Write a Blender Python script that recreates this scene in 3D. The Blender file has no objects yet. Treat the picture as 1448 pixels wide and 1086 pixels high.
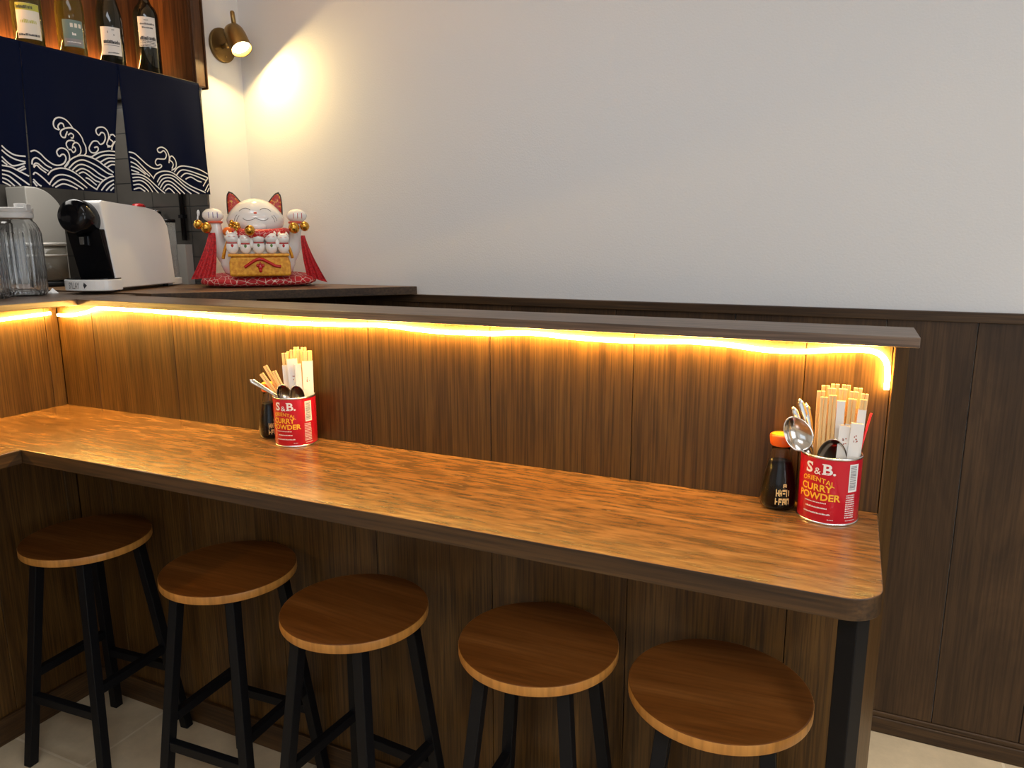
import bpy, bmesh, math, random
from mathutils import Vector, Matrix, Quaternion, noise

C = bpy.context.scene.collection
R = math.radians
PI = math.pi
rnd = random.Random(7)

# ------------------------------------------------------------------ mesh helpers
class MB:
    """collects shapes; build() links them as ONE mesh object"""
    def __init__(s):
        s.v = []; s.f = []; s.m = []; s.sm = []
    def add(s, vs, fs, mat=0, smooth=False, T=None):
        b = len(s.v)
        for q in vs:
            q = Vector(q)
            s.v.append(T @ q if T is not None else q)
        for f in fs:
            s.f.append([b + i for i in f]); s.m.append(mat); s.sm.append(smooth)
        return s
    def box(s, x0, x1, y0, y1, z0, z1, mat=0, T=None):
        vs = [(x, y, z) for z in (z0, z1) for y in (y0, y1) for x in (x0, x1)]
        fs = [(0, 2, 3, 1), (4, 5, 7, 6), (0, 1, 5, 4), (2, 6, 7, 3), (0, 4, 6, 2), (1, 3, 7, 5)]
        return s.add(vs, fs, mat, False, T)
    def lathe(s, prof, n=32, mat=0, T=None, smooth=True, rib=None):
        """prof: list of (r, z); r=0 ends close it"""
        vs = []; rings = []
        for r, z in prof:
            if r <= 1e-7:
                rings.append([len(vs)]); vs.append((0, 0, z))
            else:
                ids = []
                for i in range(n):
                    a = 2 * PI * i / n
                    rr = r + (rib(i, r, z) if rib else 0)
                    ids.append(len(vs)); vs.append((rr * math.cos(a), rr * math.sin(a), z))
                rings.append(ids)
        fs = []
        for A, B in zip(rings[:-1], rings[1:]):
            for i in range(n):
                j = (i + 1) % n
                if len(A) == 1 and len(B) == 1: continue
                if len(A) == 1: fs.append((A[0], B[j], B[i]))
                elif len(B) == 1: fs.append((A[i], A[j], B[0]))
                else: fs.append((A[i], A[j], B[j], B[i]))
        return s.add(vs, fs, mat, smooth, T)
    def ball(s, c, r, n=20, m=12, mat=0, T=None, fn=None):
        rx, ry, rz = (r, r, r) if not hasattr(r, '__len__') else r
        vs = []; fs = []
        for j in range(m + 1):
            t = PI * j / m
            for i in range(n):
                a = 2 * PI * i / n
                q = Vector((math.sin(t) * math.cos(a), math.sin(t) * math.sin(a), -math.cos(t)))
                if fn: q = Vector(fn(q))
                vs.append((c[0] + rx * q.x, c[1] + ry * q.y, c[2] + rz * q.z))
        for j in range(m):
            for i in range(n):
                k = (i + 1) % n
                fs.append((j * n + i, j * n + k, (j + 1) * n + k, (j + 1) * n + i))
        return s.add(vs, fs, mat, True, T)
    def tube(s, pts, r, n=10, mat=0, T=None, cap=True, closed=False, flat=1.0):
        P = [Vector(q) for q in pts]; k = len(P)
        rs = r if hasattr(r, '__len__') else [r] * k
        tg = []
        for i in range(k):
            a = P[(i - 1) % k] if (closed or i > 0) else P[i]
            b = P[(i + 1) % k] if (closed or i < k - 1) else P[i]
            tg.append((b - a).normalized())
        up = Vector((0, 0, 1)) if abs(tg[0].z) < .9 else Vector((1, 0, 0))
        nrm = (up - tg[0] * up.dot(tg[0])).normalized()
        vs = []; fs = []
        for i in range(k):
            if i: nrm = (tg[i - 1].rotation_difference(tg[i]) @ nrm)
            nrm = (nrm - tg[i] * nrm.dot(tg[i])).normalized()
            bn = tg[i].cross(nrm)
            for j in range(n):
                a = 2 * PI * j / n
                vs.append(P[i] + (nrm * math.cos(a) * flat + bn * math.sin(a)) * rs[i])
        lim = k if closed else k - 1
        for i in range(lim):
            i2 = (i + 1) % k
            for j in range(n):
                j2 = (j + 1) % n
                fs.append((i * n + j, i * n + j2, i2 * n + j2, i2 * n + j))
        s.add(vs, fs, mat, True, T)
        if cap and not closed:
            b = len(s.v) - len(vs)
            s.f.append([b + j for j in range(n)][::-1]); s.m.append(mat); s.sm.append(False)
            s.f.append([b + (k - 1) * n + j for j in range(n)]); s.m.append(mat); s.sm.append(False)
        return s
    def prism(s, poly, z0, z1, mat=0, side=None, T=None, smooth=False):
        n = len(poly)
        ar = sum(poly[i][0] * poly[(i + 1) % n][1] - poly[(i + 1) % n][0] * poly[i][1] for i in range(n))
        if ar < 0: poly = poly[::-1]
        vs = [(x, y, z0) for x, y in poly] + [(x, y, z1) for x, y in poly]
        s.add(vs, [list(range(n))[::-1], list(range(n, 2 * n))], mat, False, T)
        b = len(s.v) - 2 * n
        for i in range(n):
            j = (i + 1) % n
            s.f.append([b + i, b + j, b + n + j, b + n + i]); s.m.append(mat if side is None else side); s.sm.append(smooth)
        return s
    def build(s, name, mats, parent=None, bevel=0, seg=2, angle=40):
        me = bpy.data.meshes.new(name)
        me.from_pydata([tuple(q) for q in s.v], [], s.f)
        if not isinstance(mats, (list, tuple)): mats = [mats]
        for q in mats: me.materials.append(q)
        me.polygons.foreach_set('material_index', s.m)
        me.polygons.foreach_set('use_smooth', s.sm)
        me.update()
        o = bpy.data.objects.new(name, me); C.objects.link(o)
        if parent is not None: o.parent = parent
        if bevel:
            q = o.modifiers.new('bevel', 'BEVEL'); q.width = bevel; q.segments = seg
            q.limit_method = 'ANGLE'; q.angle_limit = R(angle)
        return o

def thing(name, label, cat, loc=(0, 0, 0), rz=0, group=None):
    o = bpy.data.objects.new(name, None); C.objects.link(o)
    o.empty_display_size = .05
    o.location = loc; o.rotation_euler = (0, 0, rz)
    return tag(o, label, cat, group)
def tag(o, label, cat, group=None):
    o['label'] = label; o['category'] = cat
    if group: o['group'] = group
    return o
def struct(o):
    o['kind'] = 'structure'; return o
def copy_tree(o, parent=None):
    c = o.copy(); C.objects.link(c)
    if parent is not None: c.parent = parent
    for ch in list(o.children): copy_tree(ch, c)
    return c
def spline(P, k=6, closed=False):
    """Catmull-Rom through points (2-D or 3-D)"""
    P = [Vector(q) for q in P]; n = len(P); out = []
    if n < 3: return P
    for i in range(n if closed else n - 1):
        p1, p2 = P[i], P[(i + 1) % n]
        p0 = P[i - 1] if (i > 0 or closed) else p1
        p3 = P[(i + 2) % n] if (i + 2 < n or closed) else p2
        for j in range(k):
            t = j / k
            out.append(.5 * ((2 * p1) + (p2 - p0) * t + (2 * p0 - 5 * p1 + 4 * p2 - p3) * t * t + (3 * p1 - p0 - 3 * p2 + p3) * t ** 3))
    if not closed: out.append(P[-1])
    return out
def frame(base, tip, face):
    """matrix: local +Z from base to tip, local -Y towards face"""
    z = (Vector(tip) - Vector(base)).normalized()
    y = -(Vector(face) - z * Vector(face).dot(z)).normalized()
    x = y.cross(z)
    M = Matrix((x, y, z)).transposed().to_4x4(); M.translation = Vector(base)
    return M

# ------------------------------------------------------------------ materials
def mat(name):
    m = bpy.data.materials.new(name); m.use_nodes = True
    nt = m.node_tree; b = nt.nodes['Principled BSDF']
    return m, nt, b
def plain(name, col, rough=.5, metal=0, trans=0, ior=1.45, coat=0, emit=None, es=0, bump=0, bscale=200, spec=None, sheen=0):
    m, nt, b = mat(name)
    b.inputs['Base Color'].default_value = (*col, 1)
    b.inputs['Roughness'].default_value = rough
    b.inputs['Metallic'].default_value = metal
    b.inputs['Transmission Weight'].default_value = trans
    b.inputs['IOR'].default_value = ior
    b.inputs['Coat Weight'].default_value = coat
    if spec is not None: b.inputs['Specular IOR Level'].default_value = spec
    if sheen: b.inputs['Sheen Weight'].default_value = sheen
    if emit:
        b.inputs['Emission Color'].default_value = (*emit, 1); b.inputs['Emission Strength'].default_value = es
    if bump:
        tc = nt.nodes.new('ShaderNodeTexCoord'); no = nt.nodes.new('ShaderNodeTexNoise'); bp = nt.nodes.new('ShaderNodeBump')
        no.inputs['Scale'].default_value = bscale; no.inputs['Detail'].default_value = 4
        bp.inputs['Strength'].default_value = bump; bp.inputs['Distance'].default_value = .002
        nt.links.new(tc.outputs['Object'], no.inputs['Vector']); nt.links.new(no.outputs['Fac'], bp.inputs['Height'])
        nt.links.new(bp.outputs['Normal'], b.inputs['Normal'])
    return m
def wood(name, cols, axis='Z', rough=.4, scale=1.0, bump=.15, island=.25, across=16, fine=90, spec=.5, along=1.1, streak=.45, falong=5):
    m, nt, b = mat(name); N = nt.nodes; L = nt.links
    tc = N.new('ShaderNodeTexCoord'); geo = N.new('ShaderNodeNewGeometry')
    ai = 'XYZ'.index(axis)
    def mp(along, ac):
        q = N.new('ShaderNodeMapping')
        sc = [ac * scale] * 3; sc[ai] = along * scale
        q.inputs['Scale'].default_value = sc
        return q
    off = N.new('ShaderNodeVectorMath'); off.operation = 'MULTIPLY_ADD'
    L.new(geo.outputs['Random Per Island'], off.inputs[0]); off.inputs[1].default_value = (3.1, 7.7, 5.3)
    L.new(tc.outputs['Object'], off.inputs[2])
    m1 = mp(along, across); L.new(off.outputs[0], m1.inputs[0])
    n1 = N.new('ShaderNodeTexNoise'); n1.inputs['Scale'].default_value = 1; n1.inputs['Detail'].default_value = 7
    n1.inputs['Roughness'].default_value = .62; n1.inputs['Distortion'].default_value = .9
    L.new(m1.outputs[0], n1.inputs['Vector'])
    m2 = mp(falong, fine * 2.2); L.new(off.outputs[0], m2.inputs[0])
    n2 = N.new('ShaderNodeTexNoise'); n2.inputs['Scale'].default_value = 1; n2.inputs['Detail'].default_value = 3
    L.new(m2.outputs[0], n2.inputs['Vector'])
    ramp = N.new('ShaderNodeValToRGB'); e = ramp.color_ramp.elements
    e[0].position = .3; e[0].color = (*cols[0], 1); e[1].position = .72; e[1].color = (*cols[2], 1)
    k = e.new(.5); k.color = (*cols[1], 1)
    L.new(n1.outputs['Fac'], ramp.inputs[0])
    st = N.new('ShaderNodeMapRange'); st.inputs[1].default_value = .35; st.inputs[2].default_value = .6
    st.inputs[3].default_value = 1 - streak; st.inputs[4].default_value = 1.08
    L.new(n2.outputs['Fac'], st.inputs[0])
    isl = N.new('ShaderNodeMapRange'); isl.inputs[3].default_value = 1 - island; isl.inputs[4].default_value = 1 + island
    L.new(geo.outputs['Random Per Island'], isl.inputs[0])
    mu = N.new('ShaderNodeMath'); mu.operation = 'MULTIPLY'
    L.new(st.outputs[0], mu.inputs[0]); L.new(isl.outputs[0], mu.inputs[1])
    sc = N.new('ShaderNodeVectorMath'); sc.operation = 'SCALE'
    L.new(ramp.outputs[0], sc.inputs[0]); L.new(mu.outputs[0], sc.inputs['Scale'])
    L.new(sc.outputs[0], b.inputs['Base Color'])
    b.inputs['Specular IOR Level'].default_value = spec
    rr = N.new('ShaderNodeMapRange'); rr.inputs[3].default_value = rough + .08; rr.inputs[4].default_value = rough - .06
    L.new(n2.outputs['Fac'], rr.inputs[0]); L.new(rr.outputs[0], b.inputs['Roughness'])
    bp = N.new('ShaderNodeBump'); bp.inputs['Strength'].default_value = bump; bp.inputs['Distance'].default_value = .001
    L.new(n2.outputs['Fac'], bp.inputs['Height']); L.new(bp.outputs['Normal'], b.inputs['Normal'])
    return m
def two_tone(name, ca, cb, scale, lo, hi, rough=.5, kind='noise', bump=0, metal=0):
    m, nt, b = mat(name); N = nt.nodes; L = nt.links
    tc = N.new('ShaderNodeTexCoord')
    if kind == 'noise':
        t = N.new('ShaderNodeTexNoise'); t.inputs['Detail'].default_value = 5; out = t.outputs['Fac']
    else:
        t = N.new('ShaderNodeTexVoronoi'); t.feature = 'DISTANCE_TO_EDGE'; out = t.outputs['Distance']
    t.inputs['Scale'].default_value = scale
    L.new(tc.outputs['Object'], t.inputs['Vector'])
    rp = N.new('ShaderNodeValToRGB'); e = rp.color_ramp.elements
    e[0].position = lo; e[0].color = (*ca, 1); e[1].position = hi; e[1].color = (*cb, 1)
    L.new(out, rp.inputs[0]); L.new(rp.outputs[0], b.inputs['Base Color'])
    b.inputs['Roughness'].default_value = rough; b.inputs['Metallic'].default_value = metal
    if bump:
        bp = N.new('ShaderNodeBump'); bp.inputs['Strength'].default_value = bump; bp.inputs['Distance'].default_value = .003
        L.new(out, bp.inputs['Height']); L.new(bp.outputs['Normal'], b.inputs['Normal'])
    return m
def tiles(name, col, col2, grout, w, h, mortar, loc, rough, axis=None, bump=.3, mott=.15):
    m, nt, b = mat(name); N = nt.nodes; L = nt.links
    tc = N.new('ShaderNodeTexCoord'); mp = N.new('ShaderNodeMapping')
    mp.inputs['Location'].default_value = loc
    if axis == 'XZ': mp.inputs['Rotation'].default_value = (R(-90), 0, 0)
    src = tc.outputs['Object']
    if axis == 'wall':     # use (x+y, z)
        sx = N.new('ShaderNodeSeparateXYZ'); cx = N.new('ShaderNodeCombineXYZ'); ad = N.new('ShaderNodeMath')
        L.new(src, sx.inputs[0]); L.new(sx.outputs[0], ad.inputs[0]); L.new(sx.outputs[1], ad.inputs[1])
        L.new(ad.outputs[0], cx.inputs[0]); L.new(sx.outputs[2], cx.inputs[1]); src = cx.outputs[0]
    L.new(src, mp.inputs[0])
    bt = N.new('ShaderNodeTexBrick'); bt.offset = 0; bt.squash = 1
    bt.inputs['Scale'].default_value = 1; bt.inputs['Brick Width'].default_value = w; bt.inputs['Row Height'].default_value = h
    bt.inputs['Mortar Size'].default_value = mortar; bt.inputs['Mortar Smooth'].default_value = .1
    bt.inputs['Color1'].default_value = (*col, 1); bt.inputs['Color2'].default_value = (*col2, 1); bt.inputs['Mortar'].default_value = (*grout, 1)
    L.new(mp.outputs[0], bt.inputs['Vector'])
    n = N.new('ShaderNodeTexNoise'); n.inputs['Scale'].default_value = 7; n.inputs['Detail'].default_value = 8
    n.inputs['Roughness'].default_value = .7
    L.new(tc.outputs['Object'], n.inputs['Vector'])
    r = N.new('ShaderNodeMapRange'); r.inputs[1].default_value = .3; r.inputs[2].default_value = .7
    r.inputs[3].default_value = 1 - mott; r.inputs[4].default_value = 1 + mott; L.new(n.outputs['Fac'], r.inputs[0])
    sc = N.new('ShaderNodeVectorMath'); sc.operation = 'SCALE'; L.new(bt.outputs['Color'], sc.inputs[0]); L.new(r.outputs[0], sc.inputs['Scale'])
    L.new(sc.outputs[0], b.inputs['Base Color']); b.inputs['Roughness'].default_value = rough
    bp = N.new('ShaderNodeBump'); bp.inputs['Strength'].default_value = bump; bp.inputs['Distance'].default_value = .002; bp.invert = True
    L.new(bt.outputs['Fac'], bp.inputs['Height']); L.new(bp.outputs['Normal'], b.inputs['Normal'])
    return m

# ------------------------------------------------------------------ lettering
def glyphs(s, size, bold=0.0):
    cu = bpy.data.curves.new('lettering', 'FONT'); cu.body = s; cu.size = size; cu.align_x = 'CENTER'
    cu.offset = bold * size; cu.fill_mode = 'FRONT'; cu.resolution_u = 3
    o = bpy.data.objects.new('lettering', cu); C.objects.link(o)
    dg = bpy.context.evaluated_depsgraph_get(); dg.update()
    me = o.evaluated_get(dg).to_mesh()
    vs = [v.co.copy() for v in me.vertices]; fs = [list(p.vertices) for p in me.polygons]
    o.evaluated_get(dg).to_mesh_clear(); bpy.data.objects.remove(o); bpy.data.curves.remove(cu)
    return vs, fs
def wrap(mb, vs, fs, rad, a0, z0, mat=0):
    """bend flat shapes (x right, y up) onto an upright cylinder of radius rad"""
    mb.add([(rad * math.cos(a0 + v[0] / rad), rad * math.sin(a0 + v[0] / rad), z0 + v[1]) for v in vs], fs, mat)
def wrap_text(mb, s, size, rad, a0, z0, sx=1.0, bold=.0, mat=0, warp=None):
    vs, fs = glyphs(s, size, bold)
    vs = [Vector((v.x * sx, v.y + (warp(v.x * sx) if warp else 0), 0)) for v in vs]
    wrap(mb, vs, fs, rad, a0, z0, mat)
def patch(mb, rad, a0, w, z0, z1, mat=0, n=10):
    vs = []; fs = []
    for i in range(n + 1):
        x = -w / 2 + w * i / n
        vs += [(x, z0), (x, z1)]
    for i in range(n): fs.append((2 * i, 2 * i + 2, 2 * i + 3, 2 * i + 1))
    wrap(mb, vs, fs, rad, a0, 0, mat)
def dashes(mb, rad, a0, x0, x1, z, h, seed, mat=0, gap=.0006, lo=.0006, hi=.002):
    r = random.Random(seed); x = x0
    while x < x1:
        w = r.uniform(lo, hi); hh = h * r.uniform(.6, 1)
        if x + w > x1: break
        wrap(mb, [(x, 0), (x + w, 0), (x + w, hh), (x, hh)], [(0, 1, 2, 3)], rad, a0, z, mat)
        x += w + gap * r.uniform(.6, 1.6)

# ------------------------------------------------------------------ the materials
PLASTER = plain('wall_plaster', (.70, .70, .705), .9, bump=.35, bscale=160)
WHITE_WALL = plain('white_painted_wall', (.78, .77, .75), .8, bump=.1, bscale=120)
FLOOR = tiles('beige_floor_tile', (.60, .48, .32), (.56, .45, .30), (.70, .59, .43), .6125, .6, .004, (-.32, .30, 0), .45)
NICHE = tiles('dark_glazed_tile', (.055, .050, .044), (.064, .058, .050), (.012, .012, .012), .20, .096, .0022, (.085 - .63, -1.452 + .0, 0), .28, axis='wall')
CEIL = plain('white_ceiling', (.75, .74, .72), .9)
PANEL = wood('walnut_panel', ((.052, .022, .0042), (.090, .041, .0085), (.128, .062, .014)), 'Z', .40, 1, .3, .08, 22, 120, .4, streak=.5, along=1.6)
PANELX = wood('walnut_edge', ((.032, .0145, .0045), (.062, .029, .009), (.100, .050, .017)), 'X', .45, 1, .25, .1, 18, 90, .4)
PANELY = wood('walnut_edge_return', ((.032, .0145, .0045), (.062, .029, .009), (.100, .050, .017)), 'Y', .45, 1, .25, .1, 18, 90, .4)
WAIN = wood('dark_walnut_wainscot', ((.028, .0135, .0052), (.052, .026, .0102), (.084, .043, .0175)), 'Z', .48, 1, .2, .12, 9, 90, .35, streak=.32, along=1.5)
WAINX = wood('dark_walnut_trim', ((.030, .015, .006), (.055, .028, .011), (.085, .045, .018)), 'X', .48, 1, .2, .1, 14, 80, .35)
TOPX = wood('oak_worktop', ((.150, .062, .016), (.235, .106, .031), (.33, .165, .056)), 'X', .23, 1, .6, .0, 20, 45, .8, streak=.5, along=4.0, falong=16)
TOPY = wood('oak_worktop_return', ((.150, .062, .016), (.235, .106, .031), (.33, .165, .056)), 'Y', .23, 1, .6, .0, 20, 45, .8, streak=.5, along=4.0, falong=16)
LEDGE = wood('grey_brown_ledge', ((.085, .052, .034), (.130, .084, .056), (.185, .125, .088)), 'X', .36, 1, .2, .05, 16, 80, .5)
LEDGEY = wood('grey_brown_ledge_return', ((.085, .052, .034), (.130, .084, .056), (.185, .125, .088)), 'Y', .36, 1, .2, .05, 16, 80, .5)
CORNER = wood('lamp_warmed_shelf', ((.115, .058, .024), (.185, .100, .044), (.26, .15, .072)), 'X', .36, 1, .2, .0, 16, 80, .5, along=1.6)  # warmer than the ledges: the wall lamp's glow put into the wood colour
SEAT = wood('red_brown_seat', ((.090, .027, .0045), (.150, .050, .009), (.215, .080, .018)), 'X', .36, 1, .1, .06, 9, 60, .28, streak=.16, along=1.6)
SEAT_EDGE = wood('honey_seat_edge', ((.32, .125, .022), (.42, .18, .034), (.50, .23, .050)), 'Z', .4, 1, .05, .05, 12, 40, .45, streak=.2)
SHELF = wood('shelf_wood', ((.045, .017, .006), (.085, .033, .011), (.13, .055, .018)), 'Z', .4, 1, .15, .15, 12, 60, .4)
STEEL_BLACK = plain('black_steel', (.005, .005, .006), .45, 0, spec=.2)
LED = plain('warm_led_tube', (.9, .8, .6), .4, emit=(1.0, .60, .14), es=125)
CLOTH = plain('navy_cotton', (.0035, .006, .021), .95, bump=.4, bscale=900, spec=.08)
PRINT = plain('white_print', (.72, .72, .70), .85)
BRASS = plain('aged_brass', (.34, .225, .085), .38, 1)
BRASS_D = plain('dark_brass', (.20, .13, .05), .45, 1)
BULB = plain('lit_lamp_lens', (1, .9, .7), .4, emit=(1, .74, .36), es=14)
TIN_RED = plain('red_tin', (.56, .006, .022), .3, coat=.3)
TIN = plain('tin_metal', (.75, .74, .72), .25, 1)
TIN_IN = plain('tin_inside', (.5, .45, .38), .35, 1)
PAPER = plain('white_paper', (.80, .78, .75), .8)
INK_W = plain('white_ink', (.85, .82, .78), .6)
INK_Y = plain('yellow_ink', (.90, .46, .03), .5)
INK_K = plain('black_ink', (.03, .03, .035), .6)
INK_G = plain('grey_ink', (.25, .24, .24), .6)
INK_R = plain('red_brown_ink', (.35, .06, .03), .6)
GOLD_INK = plain('gold_ink', (.75, .52, .20), .45)
STICK = wood('pale_wood_stick', ((.58, .36, .14), (.70, .47, .21), (.80, .58, .30)), 'Z', .55, 1, .05, .12, 60, 200, .3, streak=.12)
RED_STRAW = plain('red_plastic', (.55, .01, .02), .35)
SPOON = plain('stainless_steel', (.62, .58, .54), .14, 1)
GLASS = plain('clear_glass', (.96, .98, .98), .02, trans=1, ior=1.28)
THIN = plain('thin_clear_glass', (.98, .97, .95), .02, trans=1, ior=1.22)
SOY = plain('soy_sauce', (.006, .0025, .0015), .3, spec=.15)
CAP_O = plain('orange_plastic', (.85, .13, .012), .3, coat=.2)
HOLE = plain('yellow_plastic', (.9, .35, .02), .35)
LID = plain('white_plastic', (.82, .81, .79), .35)
WATER = plain('water', (.88, .93, .97), .0, trans=1, ior=1.33)
RIBGLASS = plain('ribbed_glass', (.95, .97, .99), .03, trans=1, ior=1.40)
MACH_W = plain('white_machine_shell', (.76, .745, .72), .32, coat=.15)
MACH_K = plain('gloss_black_plastic', (.004, .004, .005), .14, spec=.3)
CHROME = plain('chrome', (.8, .8, .8), .1, 1)
TANK = plain('smoky_clear_plastic', (.80, .84, .88), .06, trans=.85, ior=1.3)
STEEL = plain('brushed_steel', (.58, .56, .51), .42, .45)
DARKGLASS = plain('smoked_glass_jar', (.55, .50, .40), .08, trans=.8, ior=1.4)
BEANS = two_tone('coffee_beans', (.02, .012, .007), (.10, .06, .03), 60, .4, .6, .5, bump=.5)
PORC = plain('white_porcelain', (.84, .81, .77), .16, coat=.6)
GOLD = plain('gold_paint', (.72, .40, .07), .22, 1)
GOLD_Y = two_tone('glitter_gold', (.58, .21, .010), (.82, .40, .035), 90, .35, .65, .28, bump=.15, metal=.25)
RED = plain('red_enamel', (.52, .012, .012), .3, coat=.3)
RED_CLOTH = two_tone('red_lace', (.30, .005, .008), (.60, .015, .02), 160, .35, .6, .6, bump=.8)
RED_CUSH = two_tone('red_patterned_brocade', (.80, .60, .50), (.48, .008, .014), 44, .018, .045, .6, 'voronoi', bump=.3)
RED_COLLAR = two_tone('red_collar_pattern', (.80, .50, .42), (.55, .010, .014), 62, .012, .035, .4, 'voronoi', bump=.3)
EAR_IN = two_tone('red_gold_ear', (.45, .02, .012), (.75, .42, .06), 110, .52, .66, .35)
FACE_INK = plain('dark_face_line', (.06, .03, .02), .4)
PINK = plain('coral_paint', (.70, .12, .06), .4)
PURPLE = plain('violet_paint', (.18, .12, .30), .4)
GREEN = plain('green_enamel', (.10, .22, .05), .3)
WINE_K = plain('black_green_bottle_glass', (.008, .009, .006), .06, coat=.3)
WINE_O = plain('olive_bottle_glass', (.16, .135, .025), .05, trans=.75, ior=1.4)
WINE_G = plain('straw_bottle_glass', (.26, .20, .035), .05, trans=.8, ior=1.4)
WHITE_WINE = plain('white_wine', (.62, .46, .06), .02, trans=.7, ior=1.34)
LAB_C = plain('cream_label', (.70, .66, .56), .7)
LAB_W = plain('white_label', (.74, .71, .67), .7)
LAB_T = plain('teal_label', (.16, .23, .21), .65)
LAB_L = plain('lime_label_band', (.42, .42, .07), .6)

# ------------------------------------------------------------------ the room
TOP = 1.0            # bar worktop
LX = 2.338           # right end of the bar
WY = .856            # long wall
CZ = 2.9
struct(MB().box(-1.6, 5.2, -4.2, WY + .1, -.06, 0).build('floor', FLOOR))
struct(MB().box(-1.6, 5.2, -4.2, WY + .1, CZ, CZ + .06).build('ceiling', CEIL))
struct(MB().box(-1.6, 5.2, WY, WY + .1, 0, CZ).build('wall_back', PLASTER))
w = MB()
w.box(-.80, .0085, .641, WY, 0, CZ)                     # column beside the niche
w.box(-.80, .0085, -4.2, -1.2, 0, CZ)                   # beyond the niche
w.box(-.80, .0085, -1.2, .641, 2.60, CZ)                # above the shelf
struct(w.build('wall_left', WHITE_WALL))
struct(MB().box(-.80, -.76, -1.2, .633, 0, 2.60).build('wall_niche_back', NICHE))
struct(MB().box(-.76, .006, .633, .641, 0, 2.06).build('wall_niche_right', NICHE))
struct(MB().box(-.76, .006, -1.2, -1.192, 1.345, 2.06).build('wall_niche_left', NICHE))
w = MB(); FX0, FX1, FZ0, FZ1 = 1.1, 3.5, .9, 2.4
w.box(-1.6, FX0, -4.3, -4.2, 0, CZ).box(FX1, 5.2, -4.3, -4.2, 0, CZ).box(FX0, FX1, -4.3, -4.2, 0, FZ0).box(FX0, FX1, -4.3, -4.2, FZ1, CZ)
struct(w.build('wall_front', WHITE_WALL))
w = MB()
for a in (FX0 + .02, (FX0 + FX1) / 2, FX1 - .02): w.box(a - .02, a + .02, -4.27, -4.22, FZ0, FZ1)
for a in (FZ0 + .02, FZ1 - .02): w.box(FX0, FX1, -4.265, -4.225, a - .02, a + .02)
struct(w.build('added_window_1', WAINX))  # unseen window frame, added to hold the front daylight area
w = MB(); RY0, RY1 = -3.0, -.9
w.box(5.2, 5.3, -4.2, RY0, 0, CZ).box(5.2, 5.3, RY1, WY, 0, CZ).box(5.2, 5.3, RY0, RY1, 0, FZ0).box(5.2, 5.3, RY0, RY1, FZ1, CZ)
struct(w.build('wall_right', WHITE_WALL))
w = MB()
for a in (RY0 + .02, (RY0 + RY1) / 2, RY1 - .02): w.box(5.22, 5.27, a - .02, a + .02, FZ0, FZ1)
for a in (FZ0 + .02, FZ1 - .02): w.box(5.225, 5.265, RY0, RY1, a - .02, a + .02)
struct(w.build('added_window_2', WAINX))  # unseen frame, added around the fill from the right
# wainscot on the long wall
w = MB(); xs = [-.02 + .0, .42, .80, 1.18, 1.56, 1.94, 2.357, 2.580, 2.803, 3.18, 3.56, 3.94, 4.5, 5.2]
xs[0] = .012
for a, b in zip(xs[:-1], xs[1:]):
    w.box(a + .0012, b - .0012, WY - .012, WY - .0003, .07, 1.29)
struct(w.build('trim_1', WAIN, bevel=.001, seg=1))
struct(MB().box(.012, 5.2, WY - .022, WY - .0002, 1.2885, 1.316).build('trim_2', WAINX, bevel=.002))
w = MB(); w.box(.012, 5.2, WY - .021, WY - .0002, 0, .052).box(.012, 5.2, WY - .017, WY - .0002, .052, .0690)
struct(w.build('baseboard_back', WAINX, bevel=.003))

# ------------------------------------------------------------------ bar front (partition) with its end board
DT = .34
part = thing('bar_partition', 'long dark walnut panelled bar front standing behind the row of stools', 'bar front', (0, 0, 0))
w = MB(); seams = [0.0, .16, .50, .84, 1.177, 1.515, 1.853, 2.19, LX]
for a, b in zip(seams[:-1], seams[1:]):
    w.box(a + .0008, b - .0008, 0, .014, .0, 1.3222)
w.build('front_boards', PANEL, part, bevel=.0008, seg=1)
MB().box(.003, LX - .002, .0145, .135, 0, 1.3218).build('core', WAIN, part)
MB().box(.003, LX + .02, .1355, .15, 0, 1.3220).build('rear_board', WAIN, part)
MB().prism([(LX + .0004, .0), (LX + .004, .0), (LX + .036, .15), (LX + .0225, .15)], 0, 1.3222).build('end_board', PANEL, part, bevel=.0008, seg=1)
MB().box(.0135, LX - .003, -.012, -.0005, 0, .085).build('kick_board', PANELX, part, bevel=.002)

partl = thing('bar_partition', 'short walnut panelled bar front at far left, running towards the viewer', 'bar front', (0, 0, 0))
w = MB(); ys = [-1.19, -.96, -.62, -.28, -.042, -.0012]
for a, b in zip(ys[:-1], ys[1:]):
    w.box(-.014, 0, a + .0008, b - .0008, 0, 1.3222)
w.build('front_boards', PANEL, partl, bevel=.0008, seg=1)
MB().box(-.10, -.0145, -1.19, .13, 0, 1.3218).build('core', WAIN, partl)
MB().box(.0005, .012, -1.19, -.013, 0, .085).build('kick_board', PANELY, partl, bevel=.002)

# ------------------------------------------------------------------ bar worktop (L-shaped)
A_, D_, T_ = .397, .3975, .036
ct = thing('bar_worktop', 'glossy brown wood L-shaped bar worktop with a rounded right corner', 'countertop', (0, 0, 0))
RC = .055; poly = [(.0012, -.0012), (.0012, -D_ + .0004)]
poly.append((LX - RC, -D_))
for i in range(1, 13):
    a = -PI / 2 + PI / 2 * i / 12
    poly.append((LX - RC + RC * math.cos(a), -D_ + RC + RC * math.sin(a)))
poly.append((LX, -.0012))
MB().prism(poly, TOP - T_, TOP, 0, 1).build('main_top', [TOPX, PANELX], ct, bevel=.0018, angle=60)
MB().prism([(.0012, -1.19), (A_, -1.19), (A_, -D_ - .0008), (.0012, -D_ - .0008)], TOP - T_, TOP, 0, 1).build('return_top', [TOPY, PANELY], ct, bevel=.0018)
T = Matrix.Translation((2.303, -.335, 0)) @ Matrix.Rotation(R(-34), 4, 'Z')
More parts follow.
